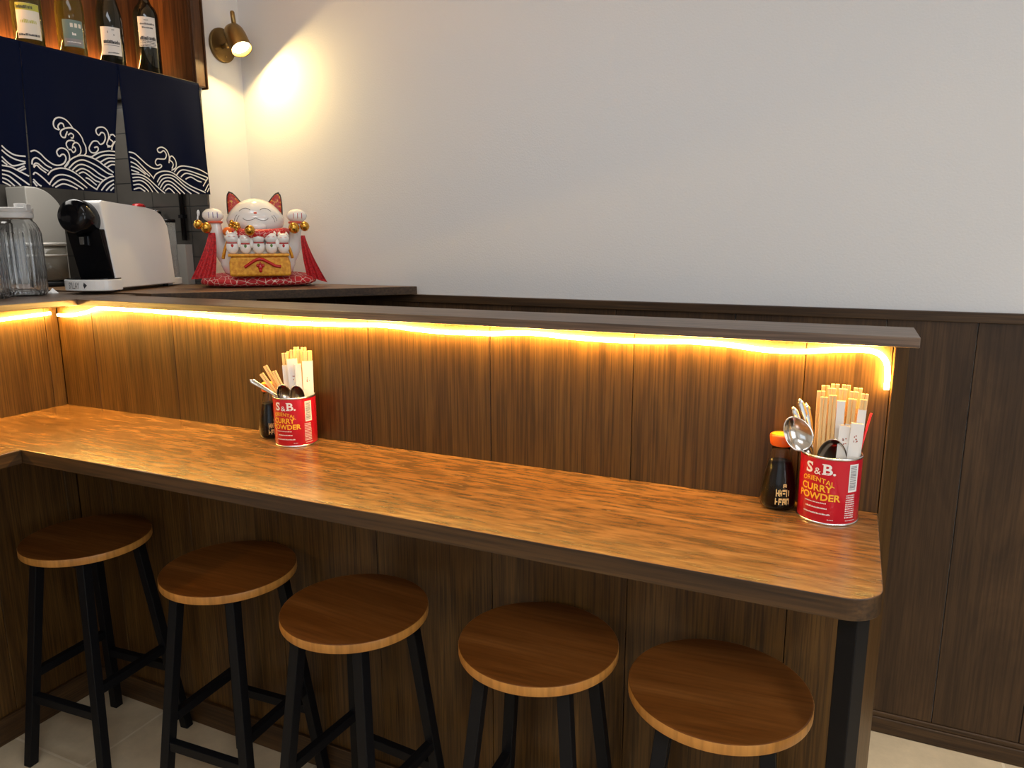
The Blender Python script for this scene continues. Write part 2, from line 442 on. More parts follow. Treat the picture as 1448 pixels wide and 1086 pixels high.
MB().box(-.0165, .0165, -.0165, .0165, 0.001, TOP - T_ - .0004, T=T).build('leg', STEEL_BLACK, ct, bevel=.002)['label'] = 'black square steel support leg'

# ------------------------------------------------------------------ ledges
HZ = 1.3412
lg = MB().box(.1375, 2.3777, -.026, .146, HZ - .0188, HZ).build('raised_ledge', LEDGE, bevel=.0015)
tag(lg, 'long narrow grey-brown wood ledge capping the bar front above the glowing strip', 'ledge')
ll = MB().box(-.755, .136, -1.185, .1795, HZ - .0188, HZ).build('raised_ledge', LEDGEY, bevel=.0015)
tag(ll, 'wide wood ledge at far left holding the water carafes', 'ledge')
SZ = 1.3465
cs = MB().prism([(-.755, .181), (.206, .181), (.803, .8325), (.0105, .8325), (.0105, .630), (-.755, .630)], 1.3172, SZ, 0, 1).build('corner_shelf', [CORNER, WAINX], bevel=.0015)
tag(cs, 'diagonally cut wood counter in the wall corner under cat figurine and coffee machine', 'counter')

# ------------------------------------------------------------------ LED strips
S = [(.0162,1.2928),(.0494,1.2919),(.0897,1.2956),(.13,1.3025),(.1632,1.3091),(.18,1.3151),(.2028,1.319),(.2405,1.3212),(.3908,1.3204),(.5601,1.3165),(.6929,1.3128),(.7943,1.3092),(.9154,1.3068),(.9855,1.308),(1.0534,1.3096),(1.1431,1.3112),(1.2086,1.3141),(1.264,1.3131),(1.3139,1.3094),(1.3954,1.3062),(1.4722,1.3077),(1.5284,1.3091),(1.5831,1.3136),(1.6362,1.3144),(1.7028,1.3111),(1.783,1.3091),(1.86,1.3102),(1.9337,1.3133),(1.9766,1.3149),(2.046,1.3129),(2.1131,1.3069),(2.1787,1.3073),(2.2414,1.3143),(2.2867,1.3169),(2.308,1.3142),(2.3203,1.3071),(2.329,1.2933),(2.3320,1.2726),(2.3322,1.2462)]
S = [(2.2622 + (x - 2.2622) * .996, min(1.5129 + (z - 1.5129) * .996 - .005, 1.3160)) for x, z in S]
P = spline([(x, -.0140, z) for x, z in S], 4)
o = MB().tube(P, .0046, 10).build('led_strip', LED)
tag(o, 'long wavy glowing warm LED strip under the raised ledge, bent down at its right end', 'LED light')
SL = [(-1.15, 1.2895), (-.8, 1.289), (-.5, 1.290), (-.3, 1.2885), (-.1778, 1.2892), (-.1372, 1.2904), (-.0952, 1.2918), (-.0561, 1.2935), (-.0294, 1.2944)]
P = spline([(.0120, y, z) for y, z in SL], 4)
o = MB().tube(P, .0046, 10).build('led_strip', LED)
tag(o, 'short glowing warm LED strip on the left bar front below the carafes', 'LED light')

# ------------------------------------------------------------------ bar stools
ZS = .68; RS = .1695
def make_stool():
    t = thing('bar_stool', '', 'stool', group='round wooden bar stools along the bar')
    th = .0216
    prof = [(0, ZS - th), (RS - .012, ZS - th), (RS - .0008, ZS - th), (RS - .0008, ZS - .0008), (RS - .0025, ZS), (RS * .6, ZS), (0, ZS)]
    sb = MB().lathe(prof, 96, smooth=False).build('seat', SEAT, t)
    MB().lathe([(RS - .0006, ZS - th + .0006), (RS, ZS - th + .002), (RS, ZS - .0026), (RS - .0006, ZS - .0012)], 96).build('edge_band', SEAT_EDGE, sb)['label'] = 'honey coloured plywood edge of the seat'
    top, bot = .088, .149; hz = .0135
    def lp(sx, sy, z):
        k = z / (ZS - th)
        return Vector((sx * (bot + (top - bot) * k), sy * (bot + (top - bot) * k), z))
    for sx, sy in ((-1, -1), (1, -1), (1, 1), (-1, 1)):
        a, b = lp(sx, sy, .0005), lp(sx, sy, ZS - th - .0006); m = MB(); vs = []
        for q in (a, b):
            for dx, dy in ((-hz, -hz), (hz, -hz), (hz, hz), (-hz, hz)): vs.append((q.x + dx, q.y + dy, q.z))
        m.add(vs, [(3, 2, 1, 0), (4, 5, 6, 7), (0, 1, 5, 4), (1, 2, 6, 5), (2, 3, 7, 6), (3, 0, 4, 7)])
        m.build('leg', STEEL_BLACK, t, bevel=.0018)
    m = MB(); h = .0105
    q = top + .0005
    # square frame right under the seat
    for sx in (-1, 1):
        m.box(sx * q - h, sx * q + h, -q + .0142, q - .0142, ZS - th - .026, ZS - th - .0005)
        m.box(-q + .0142, q - .0142, sx * q - h, sx * q + h, ZS - th - .026, ZS - th - .0005)
    m.build('seat_frame', STEEL_BLACK, t, bevel=.0015)
    for (a, b, z) in (((-1, -1), (1, -1), .215), ((1, -1), (1, 1), .285), ((1, 1), (-1, 1), .215), ((-1, 1), (-1, -1), .285)):
        p0, p1 = lp(*a, z), lp(*b, z)
        d = (p1 - p0).normalized(); sd = Vector((-d.y, d.x, 0)) * h; up = Vector((0, 0, .0125))
        p0 = p0 + d * .0140; p1 = p1 - d * .0140
        m = MB(); vs = [p0 - sd - up, p0 + sd - up, p0 + sd + up, p0 - sd + up, p1 - sd - up, p1 + sd - up, p1 + sd + up, p1 - sd + up]
        m.add(vs, [(3, 2, 1, 0), (4, 5, 6, 7), (0, 1, 5, 4), (1, 2, 6, 5), (2, 3, 7, 6), (3, 0, 4, 7)])
        m.build('stretcher', STEEL_BLACK, t, bevel=.0015)
    return t
k_ = .985
spots = [(.308, -.196, 4, 'round wooden bar stool in the left corner, seat darkest and deepest in shade'),
         (.840, -.181, 3, 'round wooden bar stool second from the left corner, between corner stool and middle stool'),
         (1.268, -.219, -4, 'round wooden bar stool in the middle of the row, third from either end'),
         (1.713, -.180, 2, 'round wooden bar stool fourth from the left corner, between middle stool and nearest stool'),
         (2.088, -.189, 6, 'round wooden bar stool nearest the viewer, brightest seat, beside the black support leg')]
st0 = make_stool()
for i, (x, y, rz, lb) in enumerate(spots):
    o = st0 if i == 0 else copy_tree(st0)
    o.location = (x, y, 0); o.rotation_euler = (0, 0, R(rz)); o['label'] = lb

# ------------------------------------------------------------------ curry tins
TR, TH = .053, .127
def make_tin(loc, at, ab, label):
    t = thing('curry_tin', label, 'tin can', loc, group='curry powder tins used as cutlery holders')
    b = MB().lathe([(0, .003), (TR - .001, .003), (TR, .0045), (TR, TH - .004)], 64).build('body', TIN_RED, t)
    MB().lathe([(TR - .0022, .0045), (TR - .0022, TH - .003)], 48).build('inner_wall', TIN_IN, t)
    MB().lathe([(TR - .0026, TH - .0042), (TR + .0006, TH - .0042), (TR + .0014, TH - .002), (TR + .0006, TH), (TR - .0012, TH + .0004), (TR - .0026, TH - .0012), (TR - .0026, TH - .0042)], 64).build('rim', TIN, t)
    MB().lathe([(TR - .003, 0), (TR + .0006, .0003), (TR + .0013, .002), (TR + .0006, .0042), (TR - .002, .0044), (TR - .003, 0)], 64).build('base_rim', TIN, t)
    r = TR + .0004
    m = MB(); q_ = .0275
    for ch, x, sz, z, bd in (('S', -.0175, q_, .0955, .024), ('&', -.0010, .018, .0940, .0), ('B', .0165, q_, .0955, .024), ('.', .0285, q_, .0955, .02)):
        vs, fs = glyphs(ch, sz, bd); vs = [Vector((v.x * 1.15 + x, v.y, 0)) for v in vs]
        wrap(m, vs, fs, r, at, z)
        x0, x1, y0, y1 = min(v.x for v in vs), max(v.x for v in vs), min(v.y for v in vs), max(v.y for v in vs)
        def bar(a, b_, c, d): wrap(m, [(a, c), (b_, c), (b_, d), (a, d)], [(0, 1, 2, 3)], r, at, z)
        if ch == 'B':
            bar(x0 - .0022, x0 + .002, y0, y0 + .0022); bar(x0 - .0022, x0 + .002, y1 - .0022, y1)
        if ch == 'S':
            bar(x1 - .0022, x1 - .0002, y1 - .0072, y1 - .0002); bar(x0 + .0002, x0 + .0022, y0 + .0002, y0 + .0072)
    m.build('brand_lettering', INK_W, b); m = MB()
    dashes(m, r, at, -.022, .018, .0400, .0022, 3); dashes(m, r, at, -.020, .020, .0300, .0030, 4); dashes(m, r, at, -.024, .026, .0190, .0030, 5)
    dashes(m, r, at, .022, .034, .0100, .0016, 6)
    m.build('small_print', INK_W, b); m = MB()
    dashes(m, r, ab, -.011, .011, .0095, .0016, 9)
    for q in range(11): dashes(m, r, ab - .003 / r, -.010, .010, .0150 + q * .0042, .0026, 20 + q)
    m.build('side_print', INK_W, b)
    m = MB()
    wrap_text(m, 'ORIENTAL', .0130, r, at - .0005 / r, .0805, 1.0, .012, warp=lambda x: -.10 * x - 6.0 * x * x)
    wrap_text(m, 'CURRY', .0178, r, at - .003 / r, .0625, 1.02, .026)
    wrap_text(m, 'POWDER', .0178, r, at + .002 / r, .0465, 1.04, .026)
    m.build('yellow_lettering', INK_Y, b)
    m = MB(); patch(m, r, ab, .020, .064, .116)
    bl = m.build('barcode_label', PAPER, b); m = MB()
    rr = random.Random(3); z = .068
    while z < .112:
        h = rr.choice((.0006, .0012, .0018)); patch(m, r + .0003, ab - .001 / r, .014, z, z + h, 0, 6); z += h + rr.choice((.0008, .0014))
    m.build('bars', INK_G, bl)
    MB().box(-.0006, .0006, -.0003, .0008, .006, TH - .005, T=Matrix.Rotation(at + R(150), 4, 'Z') @ Matrix.Translation((TR, 0, 0))).build('seam', TIN_RED, b)
    return t
TINR = Vector((2.25, -.0565, TOP)); TINL = Vector((.981, -.0565, TOP))
make_tin(TINR, R(-112), R(-42), 'red curry powder tin crammed with chopsticks at the right end of the bar')
make_tin(TINL, R(-80), R(-11), 'red curry powder tin with spoons and chopsticks towards the left of the bar')

# ---- soy sauce dispensers
def make_soy(loc, label, a0):
    t = thing('soy_sauce_bottle', label, 'sauce bottle', loc, group='soy sauce dispensers beside the tins')
    g = [(0, .0015), (.026, .0006), (.031, .003), (.0335, .010), (.0338, .024), (.0322, .045), (.0285, .068), (.0230, .090), (.0185, .105), (.0165, .116), (.0165, .124)]
    MB().lathe(g + [(r - .0011, z) for r, z in g[::-1] if r > .002] + [(0, .004)], 48).build('glass', THIN, t)
    s = [(0, .0046)] + [(r - .0015, z + .001) for r, z in g[1:8]] + [(.0212, .0920), (0, .0920)]
    MB().lathe(s, 48).build('soy_sauce', SOY, t)
    cp = MB().lathe([(0, .1235), (.0185, .1235), (.0205, .126), (.0222, .141), (.0215, .1445), (.0195, .1460), (0, .1460)], 40).build('cap', CAP_O, t, bevel=.0008)
    MB().lathe([(0, .1461), (.0188, .1461), (.0180, .1468), (.004, .1470), (0, .1470)], 32).build('cap_top', HOLE, cp)
    m = MB()
    def rad(z):
        for (r0, z0), (r1, z1) in zip(g[:-1], g[1:]):
            if z0 <= z <= z1: return r0 + (r1 - r0) * (z - z0) / (z1 - z0) + .0004
    rr = random.Random(5)
    for z0, hh, xs in ((.0140, .0130, (-.013, .013)), (.0300, .0140, (-.012, .013)), (.0475, .0070, (.001, .010))):
        x = xs[0]
        while x < xs[1] - .002:
            w_ = rr.uniform(.0040, .0065)
            for (a, b, c, d) in ((0, .28, 0, 1), (0, 1, .72, 1), (.7, 1, .1, .9), (.1, .8, .36, .56)):
                if rr.random() < .78:
                    q = [(x + a * w_, c * hh), (x + b * w_, c * hh), (x + b * w_, d * hh), (x + a * w_, d * hh)]
                    vs = []
                    for px, pz in q:
                        z = z0 + pz; r = rad(z); vs.append((r * math.cos(a0 + px / r), r * math.sin(a0 + px / r), z))
                    m.add(vs, [(0, 1, 2, 3)])
            x += w_ + .0008
    m.build('gold_lettering', GOLD_INK, t)
    return t
make_soy((2.160, -.039, TOP), 'soy sauce bottle with orange cap left of the chopstick-filled right tin', R(-72))
make_soy((.884, -.039, TOP), 'soy sauce bottle half hidden behind the tin towards the left of the bar', R(-40))

# ---- what stands in the tins
def tinloc(tin, a):
    """axes of a tin as seen by somebody at the bar: right, away"""
    return Vector((math.cos(a), math.sin(a), 0)), Vector((-math.sin(a), math.cos(a), 0))
AXR = tinloc(TINR, R(0)); AXL = tinloc(TINL, R(41))
def at(tin, ax, lx, ly, z): return tin + ax[0] * lx + ax[1] * ly + Vector((0, 0, z))
def make_sticks(tin, ax, b, t, length, sleeve, label, group, w=.0105, d=.0052, twist=0, mark=False):
    base, tip = at(tin, ax, *b, .0055), at(tin, ax, *t, .24)
    root = thing('chopsticks', label, 'chopsticks', (0, 0, 0), 0, group)
    fc = -ax[1] * math.cos(twist) + ax[0] * math.sin(twist)
    root.matrix_world = frame(base, tip, fc)
    g = .0004
    for sx in (-1, 1):
        m = MB(); x0, x1 = (-w / 2, -g) if sx < 0 else (g, w / 2)
        m.box(x0, x1, -d / 2, d / 2, 0, length); m.build('stick', STICK, root, bevel=.0007, seg=1)
    if sleeve:
        m = MB(); e = .0011
        m.box(-w / 2 - e, w / 2 + e, -d / 2 - e, -d / 2 - e * .5, .004, sleeve)
        m.box(-w / 2 - e, w / 2 + e, d / 2 + e * .5, d / 2 + e, .004, sleeve)
        m.box(-w / 2 - e, -w / 2 - e * .5, -d / 2 - e * .5, d / 2 + e * .5, .004, sleeve)
        m.box(w / 2 + e * .5, w / 2 + e, -d / 2 - e * .5, d / 2 + e * .5, .004, sleeve)
        s = m.build('paper_sleeve', PAPER, root)
        if mark:
            m = MB(); r_ = random.Random(int(length * 1e5))
            for _ in range(7):
                x, z = r_.uniform(-.004, .003), sleeve - mark + r_.uniform(-.006, .006)
                m.box(x, x + r_.uniform(.001, .0026), -d / 2 - e - .0002, -d / 2 - e, z, z + r_.uniform(.001, .003))
            m.build('printed_mark', INK_R, s)
    return root
GR, GL = 'chopsticks in the right-hand tin', 'chopsticks in the left-hand tin'
LB_R = 'bare pale wooden chopsticks packed upright in the right-hand curry tin'
# (base lx, ly), (top lx, ly), length, sleeve height, label
right = [
 ((-.018, .029), (-.020, .032), .238, 0, LB_R, .0145), ((-.002, .033), (-.004, .038), .241, 0, LB_R, .0145), ((.014, .031), (.015, .037), .241, 0, LB_R, .0145),
 ((.029, .026), (.035, .031), .238, 0, LB_R, .0145), ((-.023, .016), (-.027, .016), .230, 0, LB_R, .0145), ((-.007, .018), (-.009, .020), .236, 0, LB_R, .0145),
 ((.009, .018), (.010, .022), .236, 0, LB_R, .0145), ((.025, .015), (.029, .018), .233, 0, LB_R, .0145), ((.037, .0075), (.047, .010), .232, 0, LB_R, .012),
 ((-.019, .002), (-.021, .001), .222, 0, LB_R, .013), ((-.0045, .004), (-.006, .003), .226, 0, LB_R, .013),
 ((.0095, .005), (.0085, .005), .216, .2165, 'sleeved chopsticks with tall white wrapper near the middle of the right-hand tin', .0115),
 ((.024, .003), (.027, .004), .222, .175, 'chopsticks with wrapper folded low, pale tops bare, in the right-hand tin', .014),
 ((.037, -.004), (.0455, -.003), .224, .205, 'sleeved chopsticks at the right rim of the right-hand tin, top leaning outwards', .0115),
 ((.014, -.012), (.020, -.018), .1760, .1762, 'short white paper-wrapped chopsticks at the front of the right-hand tin', .0165),
 ((.030, -.017), (.040, -.021), .1830, .1832, 'short white paper-wrapped chopsticks at the front right rim of the right-hand tin', .0165)]
for b, t, ln, sl, lb, w_ in right:
    make_sticks(TINR, AXR, b, t, ln, sl, lb, GR, w=w_, d=.0055, mark=.03 if .15 < sl < .2 else False)
p0, p1 = at(TINR, AXR, .026, .026, .005), at(TINR, AXR, .0600, .022, .200)
o = MB().tube([(0, 0, 0), (0, 0, (p1 - p0).length)], .0021, 10).build('red_straw', RED_STRAW); o.matrix_world = frame(p0, p1, (0, -1, 0))
tag(o, 'thin red straw among the chopsticks at the right rim of the right-hand tin', 'straw')
LB_L = 'bare pale wooden chopsticks upright at the back of the left-hand curry tin'
left = [
 ((-.002, .030), (-.006, .032), .228, 0, LB_L, .014), ((.014, .030), (.012, .034), .238, 0, LB_L, .014), ((.029, .026), (.030, .030), .237, 0, LB_L, .014),
 ((-.012, .017), (-.018, .018), .226, .195, 'half-wrapped chopsticks at the left end of the upright bundle in the left-hand tin', .014),
 ((.004, .019), (.002, .019), .233, 0, LB_L, .013), ((.019, .018), (.018, .018), .233, 0, LB_L, .013),
 ((.034, .005), (.038, .005), .231, .205, 'paper-sleeved chopsticks at the right rim of the left-hand tin, yellow tops bare', .024),
 ((.006, .004), (-.001, .003), .212, .2122, 'white paper-sleeved chopsticks with brown printed mark at the front of the left-hand tin', .023),
 ((.016, -.007), (.013, -.009), .200, .2002, 'plain white sleeved chopsticks in front of the others in the left-hand tin, narrow and low', .013)]
for b, t, ln, sl, lb, w_ in left:
    make_sticks(TINL, AXL, b, t, ln, sl, lb, GL, w=w_, d=.0055, mark=.05 if sl > .202 else False)
for (b, t, ln, lb) in (((.032, -.004), (-.112, .016), .208, 'loose wooden chopsticks leaning furthest left out of the left-hand tin'),
                       ((.026, .008), (-.086, .030), .216, 'loose wooden chopsticks leaning left, middle of the three leaning ones'),
                       ((.028, -.010), (-.066, .008), .198, 'loose wooden chopsticks leaning left beside the upright wrapped bundle')):
    make_sticks(TINL, AXL, b, t, ln, 0, lb, GL, w=.011, d=.005)

def make_spoon(name, tin, ax, b, t, L, face, label, up='bowl', fork=False, bw=.020, group='cutlery in the tins'):
    """b, t: (lx, ly, z) of lower and upper end"""
    base, tip = at(tin, ax, *b), at(tin, ax, *t)
    fx = ax[0] * face[0] + ax[1] * face[1] + Vector((0, 0, face[2]))
    root = thing(name, label, 'spoon', (0, 0, 0), 0, group)
    M = frame(base, tip, fx)
    root.matrix_world = M
    L = (tip - base).length
    F = Matrix.Identity(4) if up == 'bowl' else (Matrix.Translation((0, 0, L)) @ Matrix.Rotation(PI, 4, 'Y'))
    # handle: flat strip getting wider to its round end
    pts = []; hl = L - bw * 2.5
    m = MB(); n = 18; vs = []; fs = []
    prof = []
    for i in range(n + 1):
        k = i / n; z = hl * k
        wv = .0030 + .0036 * max(0, 1 - k) ** 1.2
        if k < .1: wv *= math.sqrt(max(.02, 1 - ((.1 - k) / .1) ** 2))
        y = -.004 * math.sin(k * PI) + .002
        prof.append((z, wv, y))
    for z, wv, y in prof:
        for sx, sy in ((-1, -.0009), (-.35, -.0013), (.35, -.0013), (1, -.0009), (1, .0009), (.35, .0004), (-.35, .0004), (-1, .0009)):
            vs.append((sx * wv, y + sy, z))
    for i in range(n):
        for j in range(8):
            k2 = (j + 1) % 8; fs.append((i * 8 + j, i * 8 + k2, (i + 1) * 8 + k2, (i + 1) * 8 + j))
    fs.append(list(range(8))[::-1]); fs.append([n * 8 + j for j in range(8)])
    m.add(vs, fs, 0, True, F); m.build('handle', SPOON, root)
    # bowl: shell with thickness, hollow towards -Y
    m = MB(); bl = bw * 1.42; c = hl + bl * .97; vs = []; fs = []; nr, na = 9, 32
    for layer in (0, 1):
        for i in range(nr + 1):
            q = i / nr
            for j in range(na):
                a = 2 * PI * j / na
                eg = 1 + .10 * math.sin(a)
                x = bw * q * math.cos(a) * (1 - .10 * math.sin(a)); z = bl * q * math.sin(a)
                y = .011 * (1 - q ** 2.2) * (bw / .02) - (0 if layer == 0 else -.0011)
                vs.append((x, y, c + z))
    def idx(l, i, j): return l * (nr + 1) * na + i * na + j % na
    for i in range(nr):
        for j in range(na):
            fs.append((idx(0, i, j), idx(0, i, j + 1), idx(0, i + 1, j + 1), idx(0, i + 1, j)))
            fs.append((idx(1, i, j), idx(1, i + 1, j), idx(1, i + 1, j + 1), idx(1, i, j + 1)))
    for j in range(na): fs.append((idx(0, nr, j), idx(0, nr, j + 1), idx(1, nr, j + 1), idx(1, nr, j)))
    m.add(vs, fs, 0, True, F); m.build('bowl', SPOON, root)
    return root
# right tin
make_spoon('spoon', TINR, AXR, (.026, .002, .010), (-.074, -.018, .181), .19, (.25, -1, .30), 'big steel spoon, bowl up, leaning left out of the right-hand tin', bw=.0250)
make_spoon('spoon', TINR, AXR, (-.004, .012, .010), (.002, -.028, .150), .16, (.05, -1, .6), 'steel spoon with bowl resting low on the front rim of the right-hand tin', bw=.0250)
make_spoon('spoon', TINR, AXR, (.004, .018, .016), (-.074, .020, .200), .18, (.2, -1, 0), 'steel spoon handle up, leftmost handle behind the big spoon, right-hand tin', up='handle', bw=.016)
make_spoon('spoon', TINR, AXR, (.006, .022, .016), (-.064, .034, .214), .19, (.2, -1, 0), 'steel spoon handle up, tallest handle behind the big spoon, right-hand tin', up='handle', bw=.015)
make_spoon('spoon', TINR, AXR, (-.012, .012, .030), (-.052, .036, .206), .19, (.2, -1, 0), 'steel spoon handle up, nearest the bare chopsticks, right-hand tin', up='handle', bw=.013)
# left tin
make_spoon('spoon', TINL, AXL, (.030, -.014, .072), (-.104, -.010, .173), .18, (.1, -1, .6), 'steel spoon leaning far out to the left of the left-hand tin, handle up', up='handle', bw=.016)
make_spoon('spoon', TINL, AXL, (.016, .000, .010), (-.030, -.030, .153), .17, (.15, -1, .5), 'steel spoon bowl at the front left rim of the left-hand tin', bw=.0185)
make_spoon('spoon', TINL, AXL, (.026, -.006, .010), (.004, -.034, .150), .17, (.1, -1, .5), 'steel spoon bowl at the front of the left-hand tin, beside the white sleeves', bw=.0185)

# ------------------------------------------------------------------ water carafes
def make_carafe(loc, rz, label):
    t = thing('water_carafe', label, 'water carafe', loc, rz, 'ribbed water carafes on the left ledge')
    n = 168
    def rib(i, r, z):
        return .0017 * math.cos(2 * PI * i * 28 / n) if .012 < z < .215 else 0
    g = [(0, .001), (.058, .0), (.066, .003), (.068, .010), (.0685, .03), (.0690, .10), (.0685, .170), (.0675, .205), (.064, .222), (.056, .238), (.049, .245), (.048, .252)]
    inn = [(r - .0035, z) for r, z in g[::-1] if r > .06 or z > .2] + [(.060, .016), (0, .012)]
    MB().lathe(g + inn, n, rib=rib).build('glass', RIBGLASS, t)
    ld = MB().lathe([(0, .2525), (.050, .2525), (.0535, .2545), (.0535, .270), (.0515, .2705), (.0515, .2725), (.0545, .273), (.0545, .285), (.052, .2865), (0, .2865)], 64).build('lid', LID, t, bevel=.0008)
    MB().prism([(.026 + .017 * math.cos(a) , .017 * math.sin(a)) for a in [2 * PI * i / 24 for i in range(24)]], .2868, .300).build('pour_cap', LID, ld, bevel=.002)
    MB().box(.046, .058, -.009, .009, .276, .297).build('cap_tab', LID, ld, bevel=.002)
    return t
for p_, l_ in (((-.170, .012, HZ), 'ribbed glass water carafe with white lid beside the coffee machine'), ((-.138, -.126, HZ), 'ribbed glass water carafe cut off by the left edge of the photo')):
    make_carafe(p_, R(15), l_).scale = (.99, .99, .965)
o = MB().prism([(-.022, -.012), (.018, -.014), (.024, .004), (.004, .014), (-.016, .010)], 0, .004).lathe([(0, .004), (.0135, .0042), (.006, .012), (.0015, .018), (0, .018)], 7, smooth=False).build('bottle_stopper_scrap', LID, bevel=.001)
o.name = 'paper_scrap'; o.location = (-.179, .113, HZ)
tag(o, 'small crumpled white scrap on the ledge between carafe and coffee machine', 'paper')

# ------------------------------------------------------------------ coffee machine
t = thing('coffee_machine', 'white and black capsule coffee machine on the ledge below the navy curtain', 'coffee machine', (.030, .192, SZ), R(16))
W_ = .165; H_ = .296
def side_profile(k=0.0):
    pts = [(.010, .012), (.335, .012)]
    pts += [(q.x, q.y) for q in spline([(.335, .012), (.318, .195), (.308, .228), (.286, .256), (.25, .274), (.20, .283)], 5)[1:]]
    pts += [(.06, .2905), (-.022, H_)]
    pts += [(q.x, q.y) for q in spline([(-.022, H_), (-.033, .290), (-.035, .280)], 3)[1:]]
    return pts
TY = Matrix(((0, 0, 1, 0), (1, 0, 0, 0), (0, 1, 0, 0), (0, 0, 0, 1)))      # (l, z, w) -> (w, l, z)
MB().prism(side_profile(), -.130, 0, T=TY).build('shell', MACH_W, t, bevel=.007, seg=4, angle=30)
# black front with a round head
hc = (-.030, .247); hr = .0485
fr = [(.030, .050), (-.024, .190)]
bf = [(.0150, .046), (-.040, .215), (.10, .215), (.10, .046)]
MB().prism([(.0085, .046), (-.0315, .205), (.02, .205), (.06, .046)], -.127, -.004, T=Matrix.Translation((0, -.012, 0)) @ TY).build('black_front', MACH_K, t, bevel=.003)
hd = MB(); T = Matrix.Translation((-.064, -.036, .2405)) @ Matrix.Rotation(R(84), 4, 'X')
hd.lathe([(0, .062), (.028, .0615), (.046, .057), (.0525, .048), (.054, .03), (.054, -.04), (0, -.04)], 48, T=T)
hd.build('brew_head', MACH_K, t)
MB().box(-.086, -.042, -.052, -.018, .150, .185).build('spout', MACH_K, t, bevel=.004)
MB().box(-.074, -.058, -.0532, -.0522, .156, .180).build('spout_plate', CHROME, t)
# drip tray, rounded front
cv = [(-W_ - .004, .03)] + [(-W_ / 2 - (W_ / 2 + .004) * math.cos(a), -.010 - .050 * math.sin(a) ** .8) for a in [PI * i / 16 for i in range(17)]] + [(.004, .03)]
tr = MB().prism(cv, .006, .0425).build('drip_tray', MACH_W, t, bevel=.003)
MB().prism([(x * .97 - .002, y * .95) for x, y in cv], .0427, .0465).build('drip_grid', MACH_K, t, bevel=.001)
for x, y in ((-.02, .03), (-W_ + .02, .03), (-.02, .30), (-W_ + .02, .30)):
    MB().lathe([(0, 0), (.009, 0), (.009, .0118), (0, .0118)], 16, T=Matrix.Translation((x, y, 0))).build('foot', MACH_K, t)
vs, fs = glyphs('SYLLAY', .030, .0)
m = MB()
def tray_y(x):
    c = max(-1, min(1, -(x + W_ / 2) / (W_ / 2 + .004))); return -.010 - .050 * math.sin(math.acos(c)) ** .8 - .0007
vs = [Vector((v.x * .42 - W_ * .66, v.y, 0)) for v in vs]
m.add([(v.x, tray_y(v.x), .0135 + v.y) for v in vs], fs)
m.add([(x, tray_y(x), z) for x, z in ((-.070, .014), (-.060, .0245), (-.070, .034), (-.073, .024))], [(0, 1, 2, 3)])
m.build('lettering', INK_K, tr)
# water tank at the back
tk = MB().prism([(-.115, .342), (-.015, .342), (-.015, .388), (-.028, .398), (-.102, .398), (-.115, .388)], .030, .235).build('water_tank', TANK, t, bevel=.004)
MB().prism([(-.117, .337), (-.013, .337), (-.013, .398), (-.117, .398)], .004, .0295).build('tank_base', MACH_W, t, bevel=.003)
MB().prism([(-.115, .341), (-.015, .341), (-.015, .392), (-.115, .392)], .2355, .247).build('tank_lid', MACH_K, t, bevel=.003)

# ------------------------------------------------------------------ things behind, in the niche
def jar(name, loc, label, prof, m_, cat, capm=None, capprof=None, capname='stopper'):
    t = thing(name, label, cat, loc)
    MB().lathe(prof, 40).build('body', m_, t)
    if capm: MB().lathe(capprof, 28).build(capname, capm, t)
    return t
gb = [(0, .001), (.030, 0), (.034, .004), (.034, .20), (.031, .235), (.024, .262), (.020, .275), (.020, .286), (.0175, .286), (.0175, .275), (.022, .258), (.0285, .232), (.0315, .198), (.0315, .006), (0, .005)]
jar('glass_bottle', (-.305, .580, SZ), 'clear glass bottle with red stopper behind the coffee machine', gb, GLASS, 'bottle', RED, [(0, .275), (.0168, .276), (.0168, .287), (.024, .288), (.0255, .300), (.019, .309), (0, .312)])
jar('glass_bottle', (-.230, .595, SZ), 'tall clear glass bottle right of the red-stoppered one behind the coffee machine', [(r * .95, z * .97) for r, z in gb], GLASS, 'bottle', CHROME, [(0, .268), (.0155, .269), (.0155, .2785), (.0205, .279), (.0205, .2835), (0, .285)])
jar('glass_decanter', (-.400, .545, SZ), 'round-knobbed glass jar peeping over the white coffee machine', [(0, .001), (.040, 0), (.045, .005), (.045, .22), (.04, .25), (.03, .27), (.0275, .27), (.037, .25), (.042, .22), (.042, .008), (0, .006)], GLASS, 'jar', GLASS, [(0, .271), (.031, .271), (.031, .279), (.008, .283), (.013, .296), (.008, .306), (0, .308)])
# steel appliance with a sloping rounded shoulder
t = thing('steel_appliance', 'brushed steel cabinet with a curved shoulder behind carafe and coffee machine', 'kitchen appliance', (-.62, 0, SZ))
pp = [(.345, 0), (.487, 0), (.4865, .28)] + [(q.x, q.y) for q in spline([(.4865, .28), (.470, .318), (.430, .356), (.385, .372)], 5)[1:]] + [(.345, .372)]
MB().prism([(y, z) for y, z in pp], 0, .12, T=Matrix(((0, 0, -1, 0), (1, 0, 0, 0), (0, 1, 0, 0), (0, 0, 0, 1)))).build('cabinet', STEEL, t, bevel=.004)
MB().box(.0005, .004, .350, .47, .10, .115).build('trim_strip', STEEL_BLACK, t)
t = thing('storage_jar', 'smoked glass storage jar with steel lid rim on a black stand beside the carafe', 'jar', (-.495, .320, SZ))
MB().lathe([(0, 0), (.066, 0), (.068, .004), (.068, .018), (0, .020)], 40).build('stand', STEEL_BLACK, t)
MB().lathe([(0, .0205), (.056, .0205), (.062, .026), (.062, .150), (.058, .150), (.058, .030), (0, .027)], 48).build('glass_body', DARKGLASS, t)
MB().lathe([(.0625, .112), (.0645, .113), (.0645, .118), (.0625, .119)], 48).build('band', STEEL, t)
